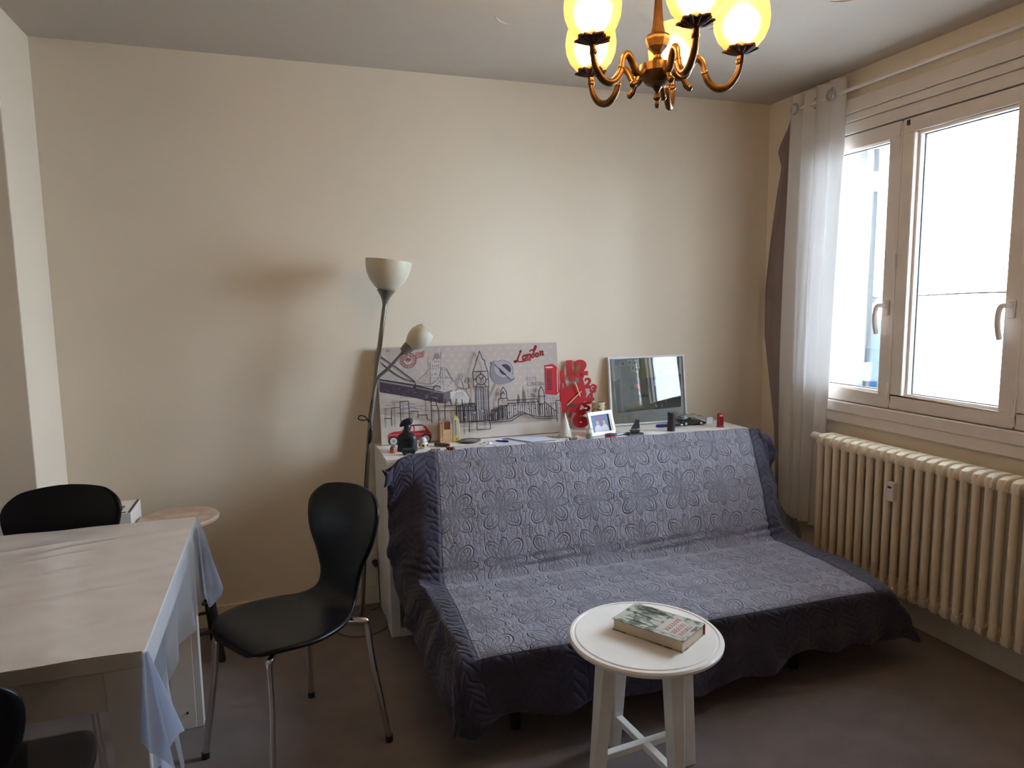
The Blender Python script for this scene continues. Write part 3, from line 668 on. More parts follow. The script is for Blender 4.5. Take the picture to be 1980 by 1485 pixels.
MB().lathe([(.010, -.005), (.020, .0), (.026, .03), (.0255, .048), (0, .048)], 24, N0, rq).build('reading_cup', LAMPG, lp, smooth=True)
MB().lathe([(.024, .035), (.036, .052), (.0475, .075), (.0510, .100), (.046, .124), (.036, .142), (.033, .140), (.043, .122), (.047, .100), (.043, .075), (.03, .052), (0, .045)], 36, N0, rq, wob=lambda w, z: 1+.03*math.cos(3*w)).build('reading_shade', IVORY, lp, smooth=True)
cord = catmull([Vector(p)-LB for p in ((.371, 3.06, 1.03), (.356, 3.055, .97), (.352, 3.05, .93), (.340, 3.045, .955), (.316, 3.04, .965), (.306, 3.04, .952), (.325, 3.04, .943), (.352, 3.042, .945), (.360, 3.045, .92), (.357, 3.05, .895), (.347, 3.05, .84), (.330, 3.05, .72), (.322, 3.055, .62), (.326, 3.06, .50), (.318, 3.06, .35), (.305, 3.05, .20), (.285, 3.04, .06), (.25, 3.04, .034), (.18, 3.10, .006), (.22, 3.17, .005), (.30, 3.19, .005), (.365, 3.20, .006), (.392, 3.20, .03), (.400, 3.215, .11), (.398, 3.22, .16), (.386, 3.235, .205))], 6)
cord = [Vector((min(p.x, .391-LB.x), p.y, p.z)) for p in cord]
MB().tube(cord, .0028, 6).build('cord', BLKP, lp, smooth=True)
MB().tube([Vector(p)-LB for p in ((.362, 3.045, .905), (.358, 3.045, .895), (.352, 3.045, .85), (.347, 3.045, .838))], [.006, .011, .011, .006], 10).build('cord_switch', BLKP, lp, smooth=True)
MB().tube([Vector((.381, 3.2745, .207))-LB, Vector((.381, 3.235, .207))-LB], [.015, .011], 12).build('plug', BLKP, lp, smooth=True)
so = thing('wall_socket', 'white wall socket beside the cabinet', 'socket', (.362, BY, .207))
MB().box((0, -.005, 0), (.070, .010, .078)).build('plate', PVC, so, bevel=.002)

# ------------------------------------------------------------------ chandelier
cx, cy = .895, 1.545
chd = thing('chandelier', 'brass five-arm chandelier with lit frosted glass globes', 'chandelier', (cx, cy, 0))
GLOBE = bpy.data.materials.new('lit_frosted_glass'); GLOBE.use_nodes = True; nt = GLOBE.node_tree; nt.nodes.remove(nt.nodes['Principled BSDF'])
tc = nt.nodes.new('ShaderNodeTexCoord'); sp = nt.nodes.new('ShaderNodeSeparateXYZ'); nt.links.new(tc.outputs['Object'], sp.inputs[0])
mr = nt.nodes.new('ShaderNodeMapRange'); mr.inputs[1].default_value = -.075; mr.inputs[2].default_value = .045; nt.links.new(sp.outputs[2], mr.inputs[0])
cr = nt.nodes.new('ShaderNodeValToRGB'); cr.color_ramp.elements[0].color = (.60, .24, .05, 1); cr.color_ramp.elements[1].color = (1.0, .52, .13, 1)
em_s = .90; e = cr.color_ramp.elements.new(.45); e.color = (.90, .42, .085, 1)
nt.links.new(mr.outputs[0], cr.inputs[0])
em = nt.nodes.new('ShaderNodeEmission'); em.inputs[1].default_value = em_s; nt.links.new(cr.outputs[0], em.inputs[0])
rf = nt.nodes.new('ShaderNodeBsdfRefraction'); rf.inputs['IOR'].default_value = 1.45; rf.inputs['Roughness'].default_value = .45; rf.inputs[0].default_value = (1, .92, .72, 1)
mx = nt.nodes.new('ShaderNodeMixShader'); mx.inputs[0].default_value = .13
gl = nt.nodes.new('ShaderNodeBsdfGlossy'); gl.inputs['Roughness'].default_value = .2; mx2 = nt.nodes.new('ShaderNodeMixShader'); mx2.inputs[0].default_value = .04
nt.links.new(em.outputs[0], mx.inputs[1]); nt.links.new(rf.outputs[0], mx.inputs[2]); nt.links.new(mx.outputs[0], mx2.inputs[1]); nt.links.new(gl.outputs[0], mx2.inputs[2])
tr_ = nt.nodes.new('ShaderNodeBsdfTransparent'); tr_.inputs[0].default_value = (1, .93, .8, 1); mx3 = nt.nodes.new('ShaderNodeMixShader'); mx3.inputs[0].default_value = .30
nt.links.new(mx2.outputs[0], mx3.inputs[1]); nt.links.new(tr_.outputs[0], mx3.inputs[2]); nt.links.new(mx3.outputs[0], nt.nodes['Material Output'].inputs[0])
BULB = bpy.data.materials.new('lit_bulb'); BULB.use_nodes = True; b = BULB.node_tree.nodes['Principled BSDF']
b.inputs['Base Color'].default_value = (1, .9, .6, 1); b.inputs['Emission Color'].default_value = (1, .66, .30, 1); b.inputs['Emission Strength'].default_value = 62
octo = lambda w, z: 1/ math.cos(((w+PI/8) % (PI/4))-PI/8)*.96
MB().lathe([(0, 1.912), (.004, 1.912), (.006, 1.920), (.004, 1.928), (.010, 1.934), (.008, 1.942), (.004, 1.948), (.008, 1.955), (.012, 1.96), (.028, 1.968), (.040, 1.985), (.044, 1.992), (.044, 2.010), (.034, 2.014), (.012, 2.016), (.014, 2.022), (.010, 2.028), (.009, 2.034)], 32).build('hub', BRASS, chd, smooth=False, bevel=0)
MB().lathe([(.009, 2.034), (.012, 2.040), (.024, 2.052), (.030, 2.068), (.031, 2.073), (.026, 2.080), (.018, 2.083), (.014, 2.10), (.011, 2.13), (.009, 2.16), (.008, 2.20), (.008, 2.44)], 8).build('stem', BRASS, chd)
MB().lathe([(.010, 2.43), (.05, 2.45), (.062, 2.475), (.062, 2.4995), (0, 2.4995)], 32).build('canopy', BRASS, chd, smooth=True)
arm_prof = [(.038, 1.998), (.052, 1.982), (.066, 1.984), (.078, 2.006), (.092, 2.022), (.106, 2.012), (.112, 1.988), (.122, 1.966), (.142, 1.951), (.166, 1.955), (.184, 1.975), (.193, 2.000), (.195, 2.024)]
tail = [(.052, 1.985), (.062, 1.974), (.068, 1.962), (.076, 1.956)]
for k in range(5):
    a = R(48+72*k); rm = Matrix.Rotation(a, 3, 'Z')
    fr = lambda r_, z: rm @ Vector((r_, 0, z))
    ap = catmull([fr(*p) for p in arm_prof], 6)
    n_ = len(ap); arm = MB().tube(ap, [.0066+.0024*abs(math.sin(i/n_*PI*2.2)) for i in range(n_)], 10)
    arm.tube(catmull([fr(*p) for p in tail], 4), [.006]*8+[.0075]*5, 8); arm.ball(fr(.112, 1.988), .0085, 10); arm.ball(fr(.076, 1.956), .0085, 10); arm.ball(fr(.193, 2.010), .0095, 10)
    arm = arm.build('arm', BRASS, chd, smooth=True)
    cc = fr(.195, 0)
    MB().lathe([(.006, 2.022), (.010, 2.026), (.022, 2.030), (.036, 2.037), (.035, 2.041), (.020, 2.035), (0, 2.034)], 60, cc, wob=lambda w, z: 1+(.13*math.cos(5*w+1)+.10*math.cos(13*w)+.05*math.cos(23*w))*(1 if z > 2.028 else 0)).build('leaf_cup', DBRASS, arm, smooth=False)
    MB().tube([cc+Vector((0, 0, 2.033)), cc+Vector((0, 0, 2.062))], .0115, 12).build('candle_socket', DBRASS, arm, smooth=True)
    MB().ball((0, 0, 0), .026, 20, (1, 1, 1.15)).build('bulb', BULB, arm, smooth=True, loc=cc+Vector((0, 0, 2.095)))
    MB().lathe([(.028, -.066), (.040, -.058), (.054, -.042), (.063, -.020), (.0655, .004), (.062, .030), (.052, .052), (.038, .066), (.026, .071)], 48).build('glass_globe', GLOBE, arm, smooth=True, loc=cc+Vector((0, 0, 2.104)))

# ------------------------------------------------------------------ canvas print
def homog(src, dst):
    A = []; B = []
    for (x, y), (u, v) in zip(src, dst):
        A += [[x, y, 1, 0, 0, 0, -u*x, -u*y], [0, 0, 0, x, y, 1, -v*x, -v*y]]; B += [u, v]
    h = np.append(np.linalg.solve(np.array(A, float), np.array(B, float)), 1).reshape(3, 3)
    def g(x, y):
        p = h @ np.array([x, y, 1.0]); return p[0]/p[2], p[1]/p[2]
    return g
CVW, CVH = .894, .452
cm = homog([(34, 80), (1929, 19), (1960, 968), (88, 1107)], [(0, CVH), (CVW, CVH), (CVW, 0), (0, 0)])
cvs = thing('canvas_print', 'wide canvas print of London sights leaning on the wall', 'canvas', (.422, 3.187, ZT+.0035), rot=(R(-8), 0, R(-1)))
MB().box((CVW/2, .011, CVH/2), (CVW, .020, CVH)).build('canvas', mat('canvas_side', (.58, .53, .49), .9), cvs)
def M_(n, c): return mat('print_'+n, c, .85)
pr_ = MB(); pmats = [M_('ground', (.47, .41, .38)), M_('dark', (.055, .04, .055)), M_('mid', (.17, .145, .165)), M_('light', (.34, .31, .315)), M_('white', (.66, .62, .60)), M_('red', (.50, .02, .03)), M_('cream', (.58, .535, .49)), M_('pale', (.50, .455, .435)), M_('grey', (.25, .23, .26)), M_('steel', (.36, .34, .39)), M_('black', (.015, .012, .018))]
mi = dict(ground=0, dark=1, mid=2, light=3, white=4, red=5, cream=6, pale=7, grey=8, steel=9, black=10)
lay = [0]
def poly(pts, mname, step=1):
    lay[0] += step; y = -.000012*lay[0]; pr_.cur = mi[mname]
    P = [cm(*p) for p in pts]
    pr_.add([(min(max(u, .0005), CVW-.0005), y, min(max(v, .0005), CVH-.0005)) for u, v in P], [tuple(range(len(P)))])
def stroke(pts, wd, mname, smooth=False, closed=False):
    if smooth: pts = [(p.x, p.y) for p in catmull([(a, b, 0) for a, b in pts], 6, closed)]
    lay[0] += .2; y = -.000012*lay[0]; pr_.cur = mi[mname]
    P = [Vector(cm(*p)) for p in pts]; n = len(P); w_ = wd/2*.00047
    for i in range(n if closed else n-1):
        a, b = P[i], P[(i+1) % n]; d = b-a
        if d.length < 1e-7: continue
        d.normalize(); t = Vector((-d.y, d.x))*w_; a = a-d*w_*.5; b = b+d*w_*.5
        pr_.add([(p.x, y, p.y) for p in (a-t, b-t, b+t, a+t)], [(0, 1, 2, 3)])
def ell(cx_, cy_, rx, ry, mname, rot=0, n=28, seg=(0, 360)):
    a = [R(seg[0]+(seg[1]-seg[0])*k/n) for k in range(n if seg == (0, 360) else n+1)]; c_, s_ = math.cos(R(rot)), math.sin(R(rot))
    return [(cx_+rx*math.cos(t)*c_-ry*math.sin(t)*s_, cy_+rx*math.cos(t)*s_+ry*math.sin(t)*c_) for t in a]
poly([(34, 80), (1929, 19), (1960, 968), (88, 1107)], 'ground')
for j in range(8):                       # polka dots
    for i in range(22):
        x = 60+i*90+(45 if j % 2 else 0); y = 110+j*62-i*2
        if x < 1900 and y < 650: poly(ell(x, y, 19, 17, 'x', n=10), 'pale', .01)
poly([(74, 780), (640, 880), (1200, 900), (1950, 840), (1960, 966), (88, 1104)], 'cream')
rp = random.Random(11)
for k in range(46):                       # water and brush strokes
    x = rp.uniform(70, 560); y = rp.uniform(640, 790); stroke([(x, y), (x+rp.uniform(60, 190), y-rp.uniform(-8, 12))], rp.uniform(2, 6), rp.choice(['grey', 'mid', 'light', 'white']))
for k in range(30):
    x = rp.uniform(860, 1240); y = rp.uniform(865, 960); stroke([(x, y), (x+rp.uniform(40, 120), y-rp.uniform(0, 8))], rp.uniform(2, 6), rp.choice(['grey', 'mid', 'light']))
poly([(66, 560), (560, 590), (560, 640), (70, 620)], 'pale')
for x in range(290, 520, 22): stroke([(x, 590), (x, 612)], 9, 'grey')
poly([(525, 595), (570, 600), (570, 640), (530, 640)], 'mid')
poly([(60, 410), (440, 470), (735, 552), (735, 668), (560, 640), (440, 612), (66, 550)], 'dark')
for k in range(40):
    x = rp.uniform(70, 700); y = 470+(x-60)*.12+rp.uniform(10, 70); stroke([(x, y), (min(x+rp.uniform(10, 40), 725), y+4)], 3, rp.choice(['mid', 'black', 'mid']))
for k in range(17):
    t = k/17; x = 68+t*350; y = 425+t*60; poly([(x, y), (x+15, y+3), (x+15, y+20), (x, y+17)], 'light')
stroke([(445, 500), (730, 560)], 7, 'light'); stroke([(60, 412), (440, 472), (735, 552)], 5, 'black')
poly([(735, 520), (800, 500), (850, 560), (830, 640), (735, 665)], 'mid')
for k in range(14): x = rp.uniform(560, 850); y = rp.uniform(570, 690); stroke([(x, y), (x+rp.uniform(-60, 60), y+rp.uniform(5, 20))], 7, rp.choice(['dark', 'mid', 'grey']))
# tower
poly([(600, 235), (635, 145), (655, 132), (690, 140), (705, 225), (748, 285), (800, 330), (850, 420), (850, 520), (740, 552), (630, 520), (598, 430), (590, 300)], 'pale')
for k in range(60):
    x = rp.uniform(600, 830); y = rp.uniform(max(240, 240+(x-700)*.9), 530); stroke([(x, y), (x+rp.uniform(-4, 18), y+rp.uniform(2, 24))], rp.uniform(2, 5), rp.choice(['grey', 'light', 'light', 'mid', 'white']))
poly([(640, 150), (660, 135), (690, 142), (700, 190), (672, 205), (650, 190), (618, 225)], 'grey')
for (x, y) in ((640, 215), (660, 212), (680, 215), (620, 260), (640, 262), (660, 262), (680, 260), (615, 350), (640, 345), (655, 350), (620, 440), (680, 430), (720, 430), (780, 470), (800, 440), (760, 380), (700, 380)): poly([(x, y), (x+9, y), (x+9, y+22), (x, y+22)], 'grey')
poly(ell(665, 505, 42, 28, 'x', n=14), 'dark'); poly(ell(668, 512, 34, 24, 'x', n=14), 'light')
for (a, b) in (((580, 310), (575, 160)), ((705, 230), (712, 130)), ((748, 285), (750, 420)), ((600, 235), (600, 520)), ((705, 230), (705, 520)), ((590, 300), (748, 290)), ((595, 400), (850, 400)), ((720, 300), (740, 545))): stroke([a, b], 4, 'grey')
for off in (0, 14): stroke([(755+off, 300), (835+off*.5, 440)], 6, 'mid')
stroke([(75, 172), (260, 300), (440, 440)], 9, 'dark'); stroke([(78, 190), (255, 316), (432, 448)], 3, 'dark')
stroke([(75, 235), (220, 350), (330, 410), (440, 442)], 8, 'dark', True); stroke([(95, 262), (220, 362), (330, 424), (430, 452)], 3, 'dark', True)
stroke([(455, 432), (530, 370), (580, 312)], 4, 'mid', True); stroke([(460, 440), (540, 430), (560, 330)], 3, 'mid', True)
stroke([(460, 450), (600, 462), (680, 400), (716, 285)], 6, 'mid', True); stroke([(470, 468), (610, 486), (700, 430), (728, 300)], 5, 'light', True); stroke([(465, 476), (610, 492), (690, 452)], 3, 'mid', True)
stroke([(440, 440), (445, 515)], 9, 'dark'); poly(ell(452, 445, 15, 13, 'x', n=10), 'light')
# statue lamp
poly([(805, 545), (900, 530), (960, 545), (1010, 620), (1030, 660), (880, 660), (808, 640)], 'white')
for k in range(12): x = 815+k*16; stroke([(x, 640), (870+k*6, 548)], 3, rp.choice(['light', 'grey']))
stroke([(965, 520), (1000, 600), (1030, 660)], 12, 'light')
for (x, y) in ((875, 440), (915, 385), (985, 425)):
    poly(ell(x, y, 22, 34, 'x', 20), 'light'); stroke(ell(x, y, 22, 34, 'x', 20), 4, 'grey', closed=True); stroke([(x+5, y+34), (x+22, y+70), (950, 515)], 5, 'mid', True)
stroke([(860, 540), (895, 500), (950, 510), (985, 520)], 6, 'grey', True)
# clock tower and parliament
poly([(1062, 512), (1198, 508), (1205, 845), (1072, 848)], 'grey')
for x in range(1075, 1198, 17): stroke([(x, 520), (x+4, 735)], 5, rp.choice(['dark', 'black', 'mid'])); 
for x in range(1085, 1195, 26): stroke([(x, 520), (x+4, 735)], 4, 'white')
for y in (560, 640, 690): stroke([(1066, y), (1198, y-3)], 5, 'light')
poly([(868, 690), (1000, 660), (1075, 660), (1075, 850), (1000, 860), (868, 870)], 'mid')
poly([(1205, 740), (1390, 680), (1395, 800), (1300, 840), (1205, 845)], 'mid')
poly([(1395, 670), (1955, 610), (1962, 765), (1900, 770), (1850, 775), (1420, 800)], 'pale')
for x in range(872, 1400, 21):
    y0 = 700 if x < 1070 else (735 if x < 1210 else 755-(x-1210)*.3); stroke([(x, y0), (x+3, 850 if x < 1300 else 822)], 8, rp.choice(['dark', 'dark', 'black'])); stroke([(x+10, y0+rp.uniform(0, 20)), (x+13, 846 if x < 1300 else 820)], 6, rp.choice(['white', 'light']))
for x in range(1395, 1960, 23):
    stroke([(x, 690-(x-1400)*.06), (x+4, 800-(x-1400)*.05)], 8, rp.choice(['dark', 'mid', 'grey'])); stroke([(x+11, 700-(x-1400)*.06), (x+14, 790-(x-1400)*.05)], 5, 'white')
for k in range(40):
    x = rp.uniform(870, 1960); y = rp.uniform(700, 830)-(x-870)*.06; stroke([(x, y), (x+rp.uniform(6, 20), y)], 7, rp.choice(['dark', 'light', 'white']))
stroke([(868, 872), (1205, 850), (1310, 838)], 6, 'dark')
for (x, yt) in ((1520, 565), (1570, 470), (1585, 510)): poly([(x-12, 660), (x-8, 600), (x, yt), (x+8, 600), (x+14, 655)], 'mid')
for x in (1660, 1800): pass
# roundel
stroke([(1300, 410), (1270, 480), (1205, 612)], 16, 'light'); stroke([(1307, 412), (1277, 482), (1212, 610)], 4, 'grey')
poly([(1228, 235), (1268, 215), (1300, 215), (1230, 360), (1240, 400), (1300, 465), (1360, 468), (1440, 445), (1470, 350)], 'grey')
poly(ell(1345, 340, 122, 128, 'x', 0), 'grey'); poly(ell(1365, 305, 104, 92, 'x', 25), 'steel')
stroke(ell(1365, 305, 104, 92, 'x', 25), 5, 'mid', closed=True)
poly(ell(1382, 310, 62, 58, 'x', 25), 'dark')
poly([(1262, 230), (1290, 215), (1480, 385), (1455, 425)], 'steel'); stroke([(1255, 240), (1450, 430)], 9, 'dark'); stroke([(1300, 250), (1470, 392)], 4, 'light')
poly([(1225, 280), (1262, 235), (1278, 250), (1240, 300)], 'grey'); poly([(1440, 420), (1482, 390), (1476, 415), (1450, 432)], 'mid')
# red telephone box
poly([(1800, 265), (1875, 250), (1905, 262), (1948, 300), (1945, 548), (1912, 578), (1803, 568)], 'red')
poly([(1818, 320), (1870, 318), (1872, 525), (1822, 528)], 'dark'); poly([(1806, 280), (1882, 278), (1882, 292), (1806, 295)], 'white')
for k in range(8): stroke([(1818, 336+k*24), (1872, 334+k*24)], 4, 'red')
for x in (1836, 1855): stroke([(x, 320), (x+2, 526)], 4, 'red')
stroke([(1908, 270), (1912, 572)], 4, 'dark'); stroke([(1928, 300), (1926, 545)], 7, 'white')
# London script, red
def script(letters, sx, ox, oy, wd, mname, slope=0):
    for pts in letters: stroke([(ox+x*sx, oy+y*sx+slope*x) for x, y in pts], wd, mname, True)
L_ = [[(46, 8), (58, 2), (50, 22), (36, 52), (24, 84), (8, 92), (2, 82), (16, 80), (46, 92), (78, 92), (120, 82)],
      [(80, 44), (72, 58), (74, 76), (86, 80), (96, 62), (94, 46), (82, 42)], [(104, 42), (112, 40), (112, 76)], [(112, 50), (124, 38), (132, 44), (130, 86), (124, 92)],
      [(158, 40), (146, 44), (142, 60), (150, 72), (162, 62), (160, 44)], [(162, 66), (164, 30), (168, -6), (176, -24), (184, -14), (172, -2)], [(128, 14), (146, 6), (162, 14), (180, 4)],
      [(184, 38), (178, 50), (182, 66), (194, 66), (200, 50), (194, 38), (186, 38)], [(210, 32), (216, 30), (218, 64)], [(218, 40), (228, 28), (236, 32), (236, 60), (244, 60)]]
script(L_, 1.28, 1480, 116, 13, 'red', -.16)
# grey CITY LONDON lines (block capitals as outline strokes)
GL = {'C': [[(10, 0), (0, 4), (0, 16), (10, 20)]], 'I': [[(4, 0), (4, 20)]], 'T': [[(0, 0), (11, 0)], [(5, 0), (5, 20)]], 'Y': [[(0, 0), (5, 10), (10, 0)], [(5, 10), (5, 20)]], 'L': [[(0, 0), (0, 20), (10, 20)]], 'O': [[(2, 0), (0, 10), (2, 20), (9, 20), (11, 10), (9, 0), (2, 0)]], 'N': [[(0, 20), (0, 0), (10, 20), (10, 0)]], 'D': [[(0, 0), (0, 20), (8, 18), (10, 10), (8, 2), (0, 0)]]}
for txt, x0, y0, s_ in (('CITY', 1610, 388, 1.75), ('LONDON', 1618, 440, 1.9), ('CITY', 1615, 515, 1.75), ('LON', 1620, 562, 1.8), ('CITY', 1810, 610, 2.0)):
    for k, chh in enumerate(txt):
        for pl_ in GL[chh]: stroke([(x0+k*15.5*s_+a*s_, y0+b*s_) for a, b in pl_], 4.5, 'grey')
# postmark
for r1 in (82, 56): stroke(ell(368, 213, r1, r1*.98, 'x', n=30), 5, 'red', closed=True)
stroke([(330, 190), (350, 220), (362, 190), (372, 225), (385, 195), (395, 215)], 5, 'red', True); stroke([(345, 160), (365, 205), (390, 175)], 4, 'red', True)
for k in range(14): a = R(k*24); stroke([(368+64*math.cos(a), 213+64*math.sin(a)), (368+75*math.cos(a+.12), 213+75*math.sin(a+.12))], 5, 'red')
for k in range(5): stroke([(440, 140+k*16), (470, 128+k*14), (500, 132+k*12), (535, 112+k*13)], 4, 'red', True)
# red mini car
poly([(155, 1030), (165, 990), (210, 968), (300, 958), (345, 905), (400, 893), (500, 890), (548, 905), (585, 960), (608, 985), (606, 1035), (560, 1045), (180, 1075)], 'red')
poly([(355, 918), (412, 908), (420, 958), (330, 962)], 'white'); poly([(430, 906), (515, 902), (548, 948), (432, 958)], 'white')
stroke([(345, 908), (400, 897), (500, 893), (525, 900)], 9, 'black'); stroke([(165, 1000), (600, 985)], 4, 'pale')
for (x, y) in ((212, 1063), (550, 1035)):
    poly(ell(x, y, 52, 50, 'x'), 'black'); poly(ell(x, y+2, 36, 36, 'x'), 'white'); poly(ell(x, y+2, 12, 12, 'x'), 'grey')
    for k in range(8): a = R(k*45); stroke([(x+14*math.cos(a), y+2+14*math.sin(a)), (x+31*math.cos(a), y+2+31*math.sin(a))], 4, 'grey')
pr_.build('print', pmats, cvs)
wire = MB()
def W(pts, r_=.0020, sm=False):
    P = [cm(*p) for p in pts]; P = [(u, -.014, v) for u, v in P]
    if sm: P = catmull(P, 5)
    for a, b in zip(P[:-1], P[1:]): wire.tube([a, b], r_, 6)
W([(110, 828), (186, 825), (190, 905)]); W([(186, 825), (190, 716), (275, 712)]); W([(285, 880), (275, 648), (362, 645), (376, 842)]); W([(378, 752), (460, 750), (464, 825)]); W([(464, 790), (555, 788), (560, 840), (602, 842)])
W([(605, 875), (598, 620)]); W([(598, 690), (662, 688), (675, 745), (680, 900)]); W([(652, 620), (656, 688)]); W([(600, 745), (1068, 740)]); W([(745, 835), (740, 745), (746, 620)]); W([(744, 692), (925, 688)]); W([(800, 622), (805, 660), (820, 690)]); W([(862, 618), (858, 660), (848, 690)]); W([(920, 625), (928, 680), (935, 742)])
W([(905, 690), (908, 870)]); W([(997, 972), (990, 705), (1005, 672), (1048, 668), (1062, 700), (1064, 745)]); W([(1000, 622), (1002, 668)]); W([(865, 745), (868, 840)]); W([(935, 742), (940, 860)])
W([(1075, 945), (1068, 500), (1045, 495), (1036, 335), (1042, 325), (1072, 240), (1070, 212), (1080, 208), (1108, 115), (1143, 208), (1162, 212), (1165, 255), (1194, 328), (1202, 495), (1198, 500), (1200, 700), (1206, 860), (1212, 882), (1216, 936), (1075, 945)], .0018)
W([(1040, 332), (1195, 328)]); W([(1045, 498), (1202, 495)]); W(ell(1122, 418, 52, 53, 'x')+[ell(1122, 418, 52, 53, 'x')[0]]); W([(1100, 388), (1123, 415), (1152, 382)]); W([(1118, 330), (1120, 364)]); W([(1045, 416), (1070, 416)]); W([(1175, 415), (1198, 414)]); W([(1092, 460), (1060, 495)]); W([(1152, 460), (1185, 495)])
W([(1000, 857), (1212, 846), (1415, 830), (1550, 755), (1705, 828), (1905, 820)], .0018); W([(1212, 862), (1430, 852), (1555, 772), (1715, 806), (1905, 798)])
W([(1390, 637), (1700, 618)]); W([(1392, 668), (1720, 650)]); W([(1305, 830), (1300, 640), (1310, 615), (1398, 613), (1400, 640)]); W([(1318, 690), (1400, 690), (1410, 668)]); W([(1325, 612), (1326, 545), (1350, 495), (1385, 545), (1388, 612)]); W([(1338, 570), (1350, 540), (1365, 575)]); W([(1338, 690), (1342, 835)]); W([(1385, 690), (1388, 832)])
W([(1712, 592), (1797, 590)]); W([(1722, 590), (1726, 800)]); W([(1778, 590), (1782, 800)]); W([(1722, 590), (1722, 545), (1745, 488), (1775, 540), (1780, 590)]); W([(1700, 618), (1722, 672), (1785, 670)]); W([(1210, 800), (1270, 755), (1320, 690)], sm=True); W([(1785, 650), (1840, 700), (1900, 750)], sm=True); W([(1940, 635), (1898, 637), (1908, 858)])
for x in range(1440, 1700, 34): W([(x, 660-(x-1440)*.05), (x+1, 690-(x-1440)*.05)], .0011)
for x, y0, y1 in ((1235, 782, 840), (1262, 762, 836), (1290, 735, 832), (1820, 690, 815), (1850, 715, 812), (1880, 738, 808), (1620, 660, 790), (1500, 664, 780)): W([(x, y0), (x+3, y1)], .0012)
wire.build('wire_skyline', WIREM, cvs)

# ------------------------------------------------------------------ red number clock
clk = thing('number_clock', 'red wall clock made of clustered numbers leaning against the wall', 'clock', (1.440, 3.228, ZT+.0025), rot=(R(-7), 0, 0))
ck = homog([(570, 60), (170, 520), (990, 690), (610, 1395)], [(0.005, .352), (-.103, .233), (.112, .187), (.013, .0)])
body = MB()
def num(t, px, py, size, off=.012, rot=0, sx=1.0):
    u, v = ck(px, py); V_, F_ = text_mesh(t, size, .003, off*size*2)
    c_, s_ = math.cos(R(rot)), math.sin(R(rot)); body.add([(u+(p.x*sx*c_-p.y*s_), -p.z, v+(p.x*sx*s_+p.y*c_)) for p in V_], F_)
num('12', 525, 225, .100, .034, 0, 1.30); num('11', 335, 380, .066, .034, 0, 1.45); num('1', 640, 450, .07, .04); num('10', 195, 560, .068, .018, 0, 1.0); num('2', 785, 515, .064, .026, -8, 1.15)
num('3', 900, 640, .056, .030, -20, 1.3); num('4', 805, 830, .074, .026, 0, 1.25); num('5', 735, 990, .062, .028, 0, 1.3); num('9', 235, 745, .072, .030, 0, 1.0); num('8', 243, 975, .066, .026, 0, 1.2); num('7', 390, 1080, .066, .026); num('6', 590, 1225, .110, .036, 0, 1.42)
dial = [ck(*p) for p in ((300, 640), (400, 560), (510, 510), (640, 480), (700, 520), (715, 640), (740, 740), (700, 850), (600, 960), (560, 1060), (480, 1080), (330, 1010), (460, 990), (520, 930), (400, 880), (300, 870), (200, 850), (190, 720))]
body.prism(dial, 0.0, .0062, lambda p: Vector((p.x, -p.z+.0031, p.y)))
for a, b, c_ in (((400, 380), (700, 380), 18), ((620, 330), (670, 560), 24), ((690, 600), (850, 610), 16), ((700, 860), (850, 880), 14), ((250, 620), (260, 900), 50), ((480, 1040), (600, 1080), 30), ((640, 900), (700, 960), 22)):
    A = Vector(ck(*a)); B = Vector(ck(*b)); d = (B-A).normalized(); t = Vector((-d.y, d.x))*c_*.00075*.5
    body.prism([A-t, B-t, B+t, A+t], 0, .0058, lambda p: Vector((p.x, -p.z+.0029, p.y)))
body.build('number_face', REDC, clk)
for t0, t1, wd in (((615, 670), (305, 925), .0022), ((582, 768), (490, 485), .0030)):
    A = Vector(ck(*t0)); B = Vector(ck(*t1)); d = (B-A).normalized(); t = Vector((-d.y, d.x))*wd
    MB().prism([A-t, B-t*.8, B+t*.8, A+t], 0, .0012, lambda p: Vector((p.x, -p.z-.010-wd, p.y))).build('hand', GOLD, clk)
hc = ck(570, 712)
MB().tube([(hc[0], .018, hc[1]), (hc[0], -.013, hc[1])], .004, 10).build('spindle', GOLD, clk)
MB().box((hc[0], .013, hc[1]), (.05, .018, .05)).build('movement', BLKP, clk, bevel=.003)

# ------------------------------------------------------------------ framed street poster
FWd, FHt = .455, .362
fp = thing('framed_poster', 'white framed poster of a street with bicycles and a red umbrella', 'picture', (1.618, 3.226, ZT+.0025), rot=(R(-7.2), 0, R(-.2)))
ring(MB(), 0, .016, 0, FWd, 0, FHt, .010)
f_ = MB(); 
for (a, b, c_, d) in ((0, FWd, 0, .010), (0, FWd, FHt-.010, FHt), (0, .010, .010, FHt-.010), (FWd-.010, FWd, .010, FHt-.010)): f_.box(((a+b)/2, 0, (c_+d)/2), (b-a, .016, d-c_))
f_.build('frame', mat('white_frame', (.74, .77, .79), .4), fp, bevel=.001)
MB().box((FWd/2, .003, FHt/2), (FWd-.02, .004, FHt-.02)).build('mat_board', mat('mat_board', (.74, .80, .84), .8), fp)
ps = MB(); pc = [mat('poster_'+n, c, .8) for n, c in (('base', (.20, .26, .26)), ('dark', (.07, .10, .11)), ('light', (.52, .60, .60)), ('green', (.17, .24, .10)), ('blue', (.05, .20, .60)), ('pink', (.80, .08, .14)), ('olive', (.32, .35, .20)), ('mid', (.30, .37, .37)))]
pk = homog([(545, 355), (1262, 325), (1300, 990), (580, 1020)], [(0, FHt), (FWd, FHt), (FWd, 0), (0, 0)])
L2 = [0]
def pp_(pts, k):
    L2[0] += 1; ps.cur = k; P = [pk(*p) for p in pts]; ps.add([(u, .0008-.00003*L2[0]*.5, v) for u, v in P], [tuple(range(len(P)))])
pp_([(608, 380), (1222, 350), (1243, 850), (640, 892)], 0)
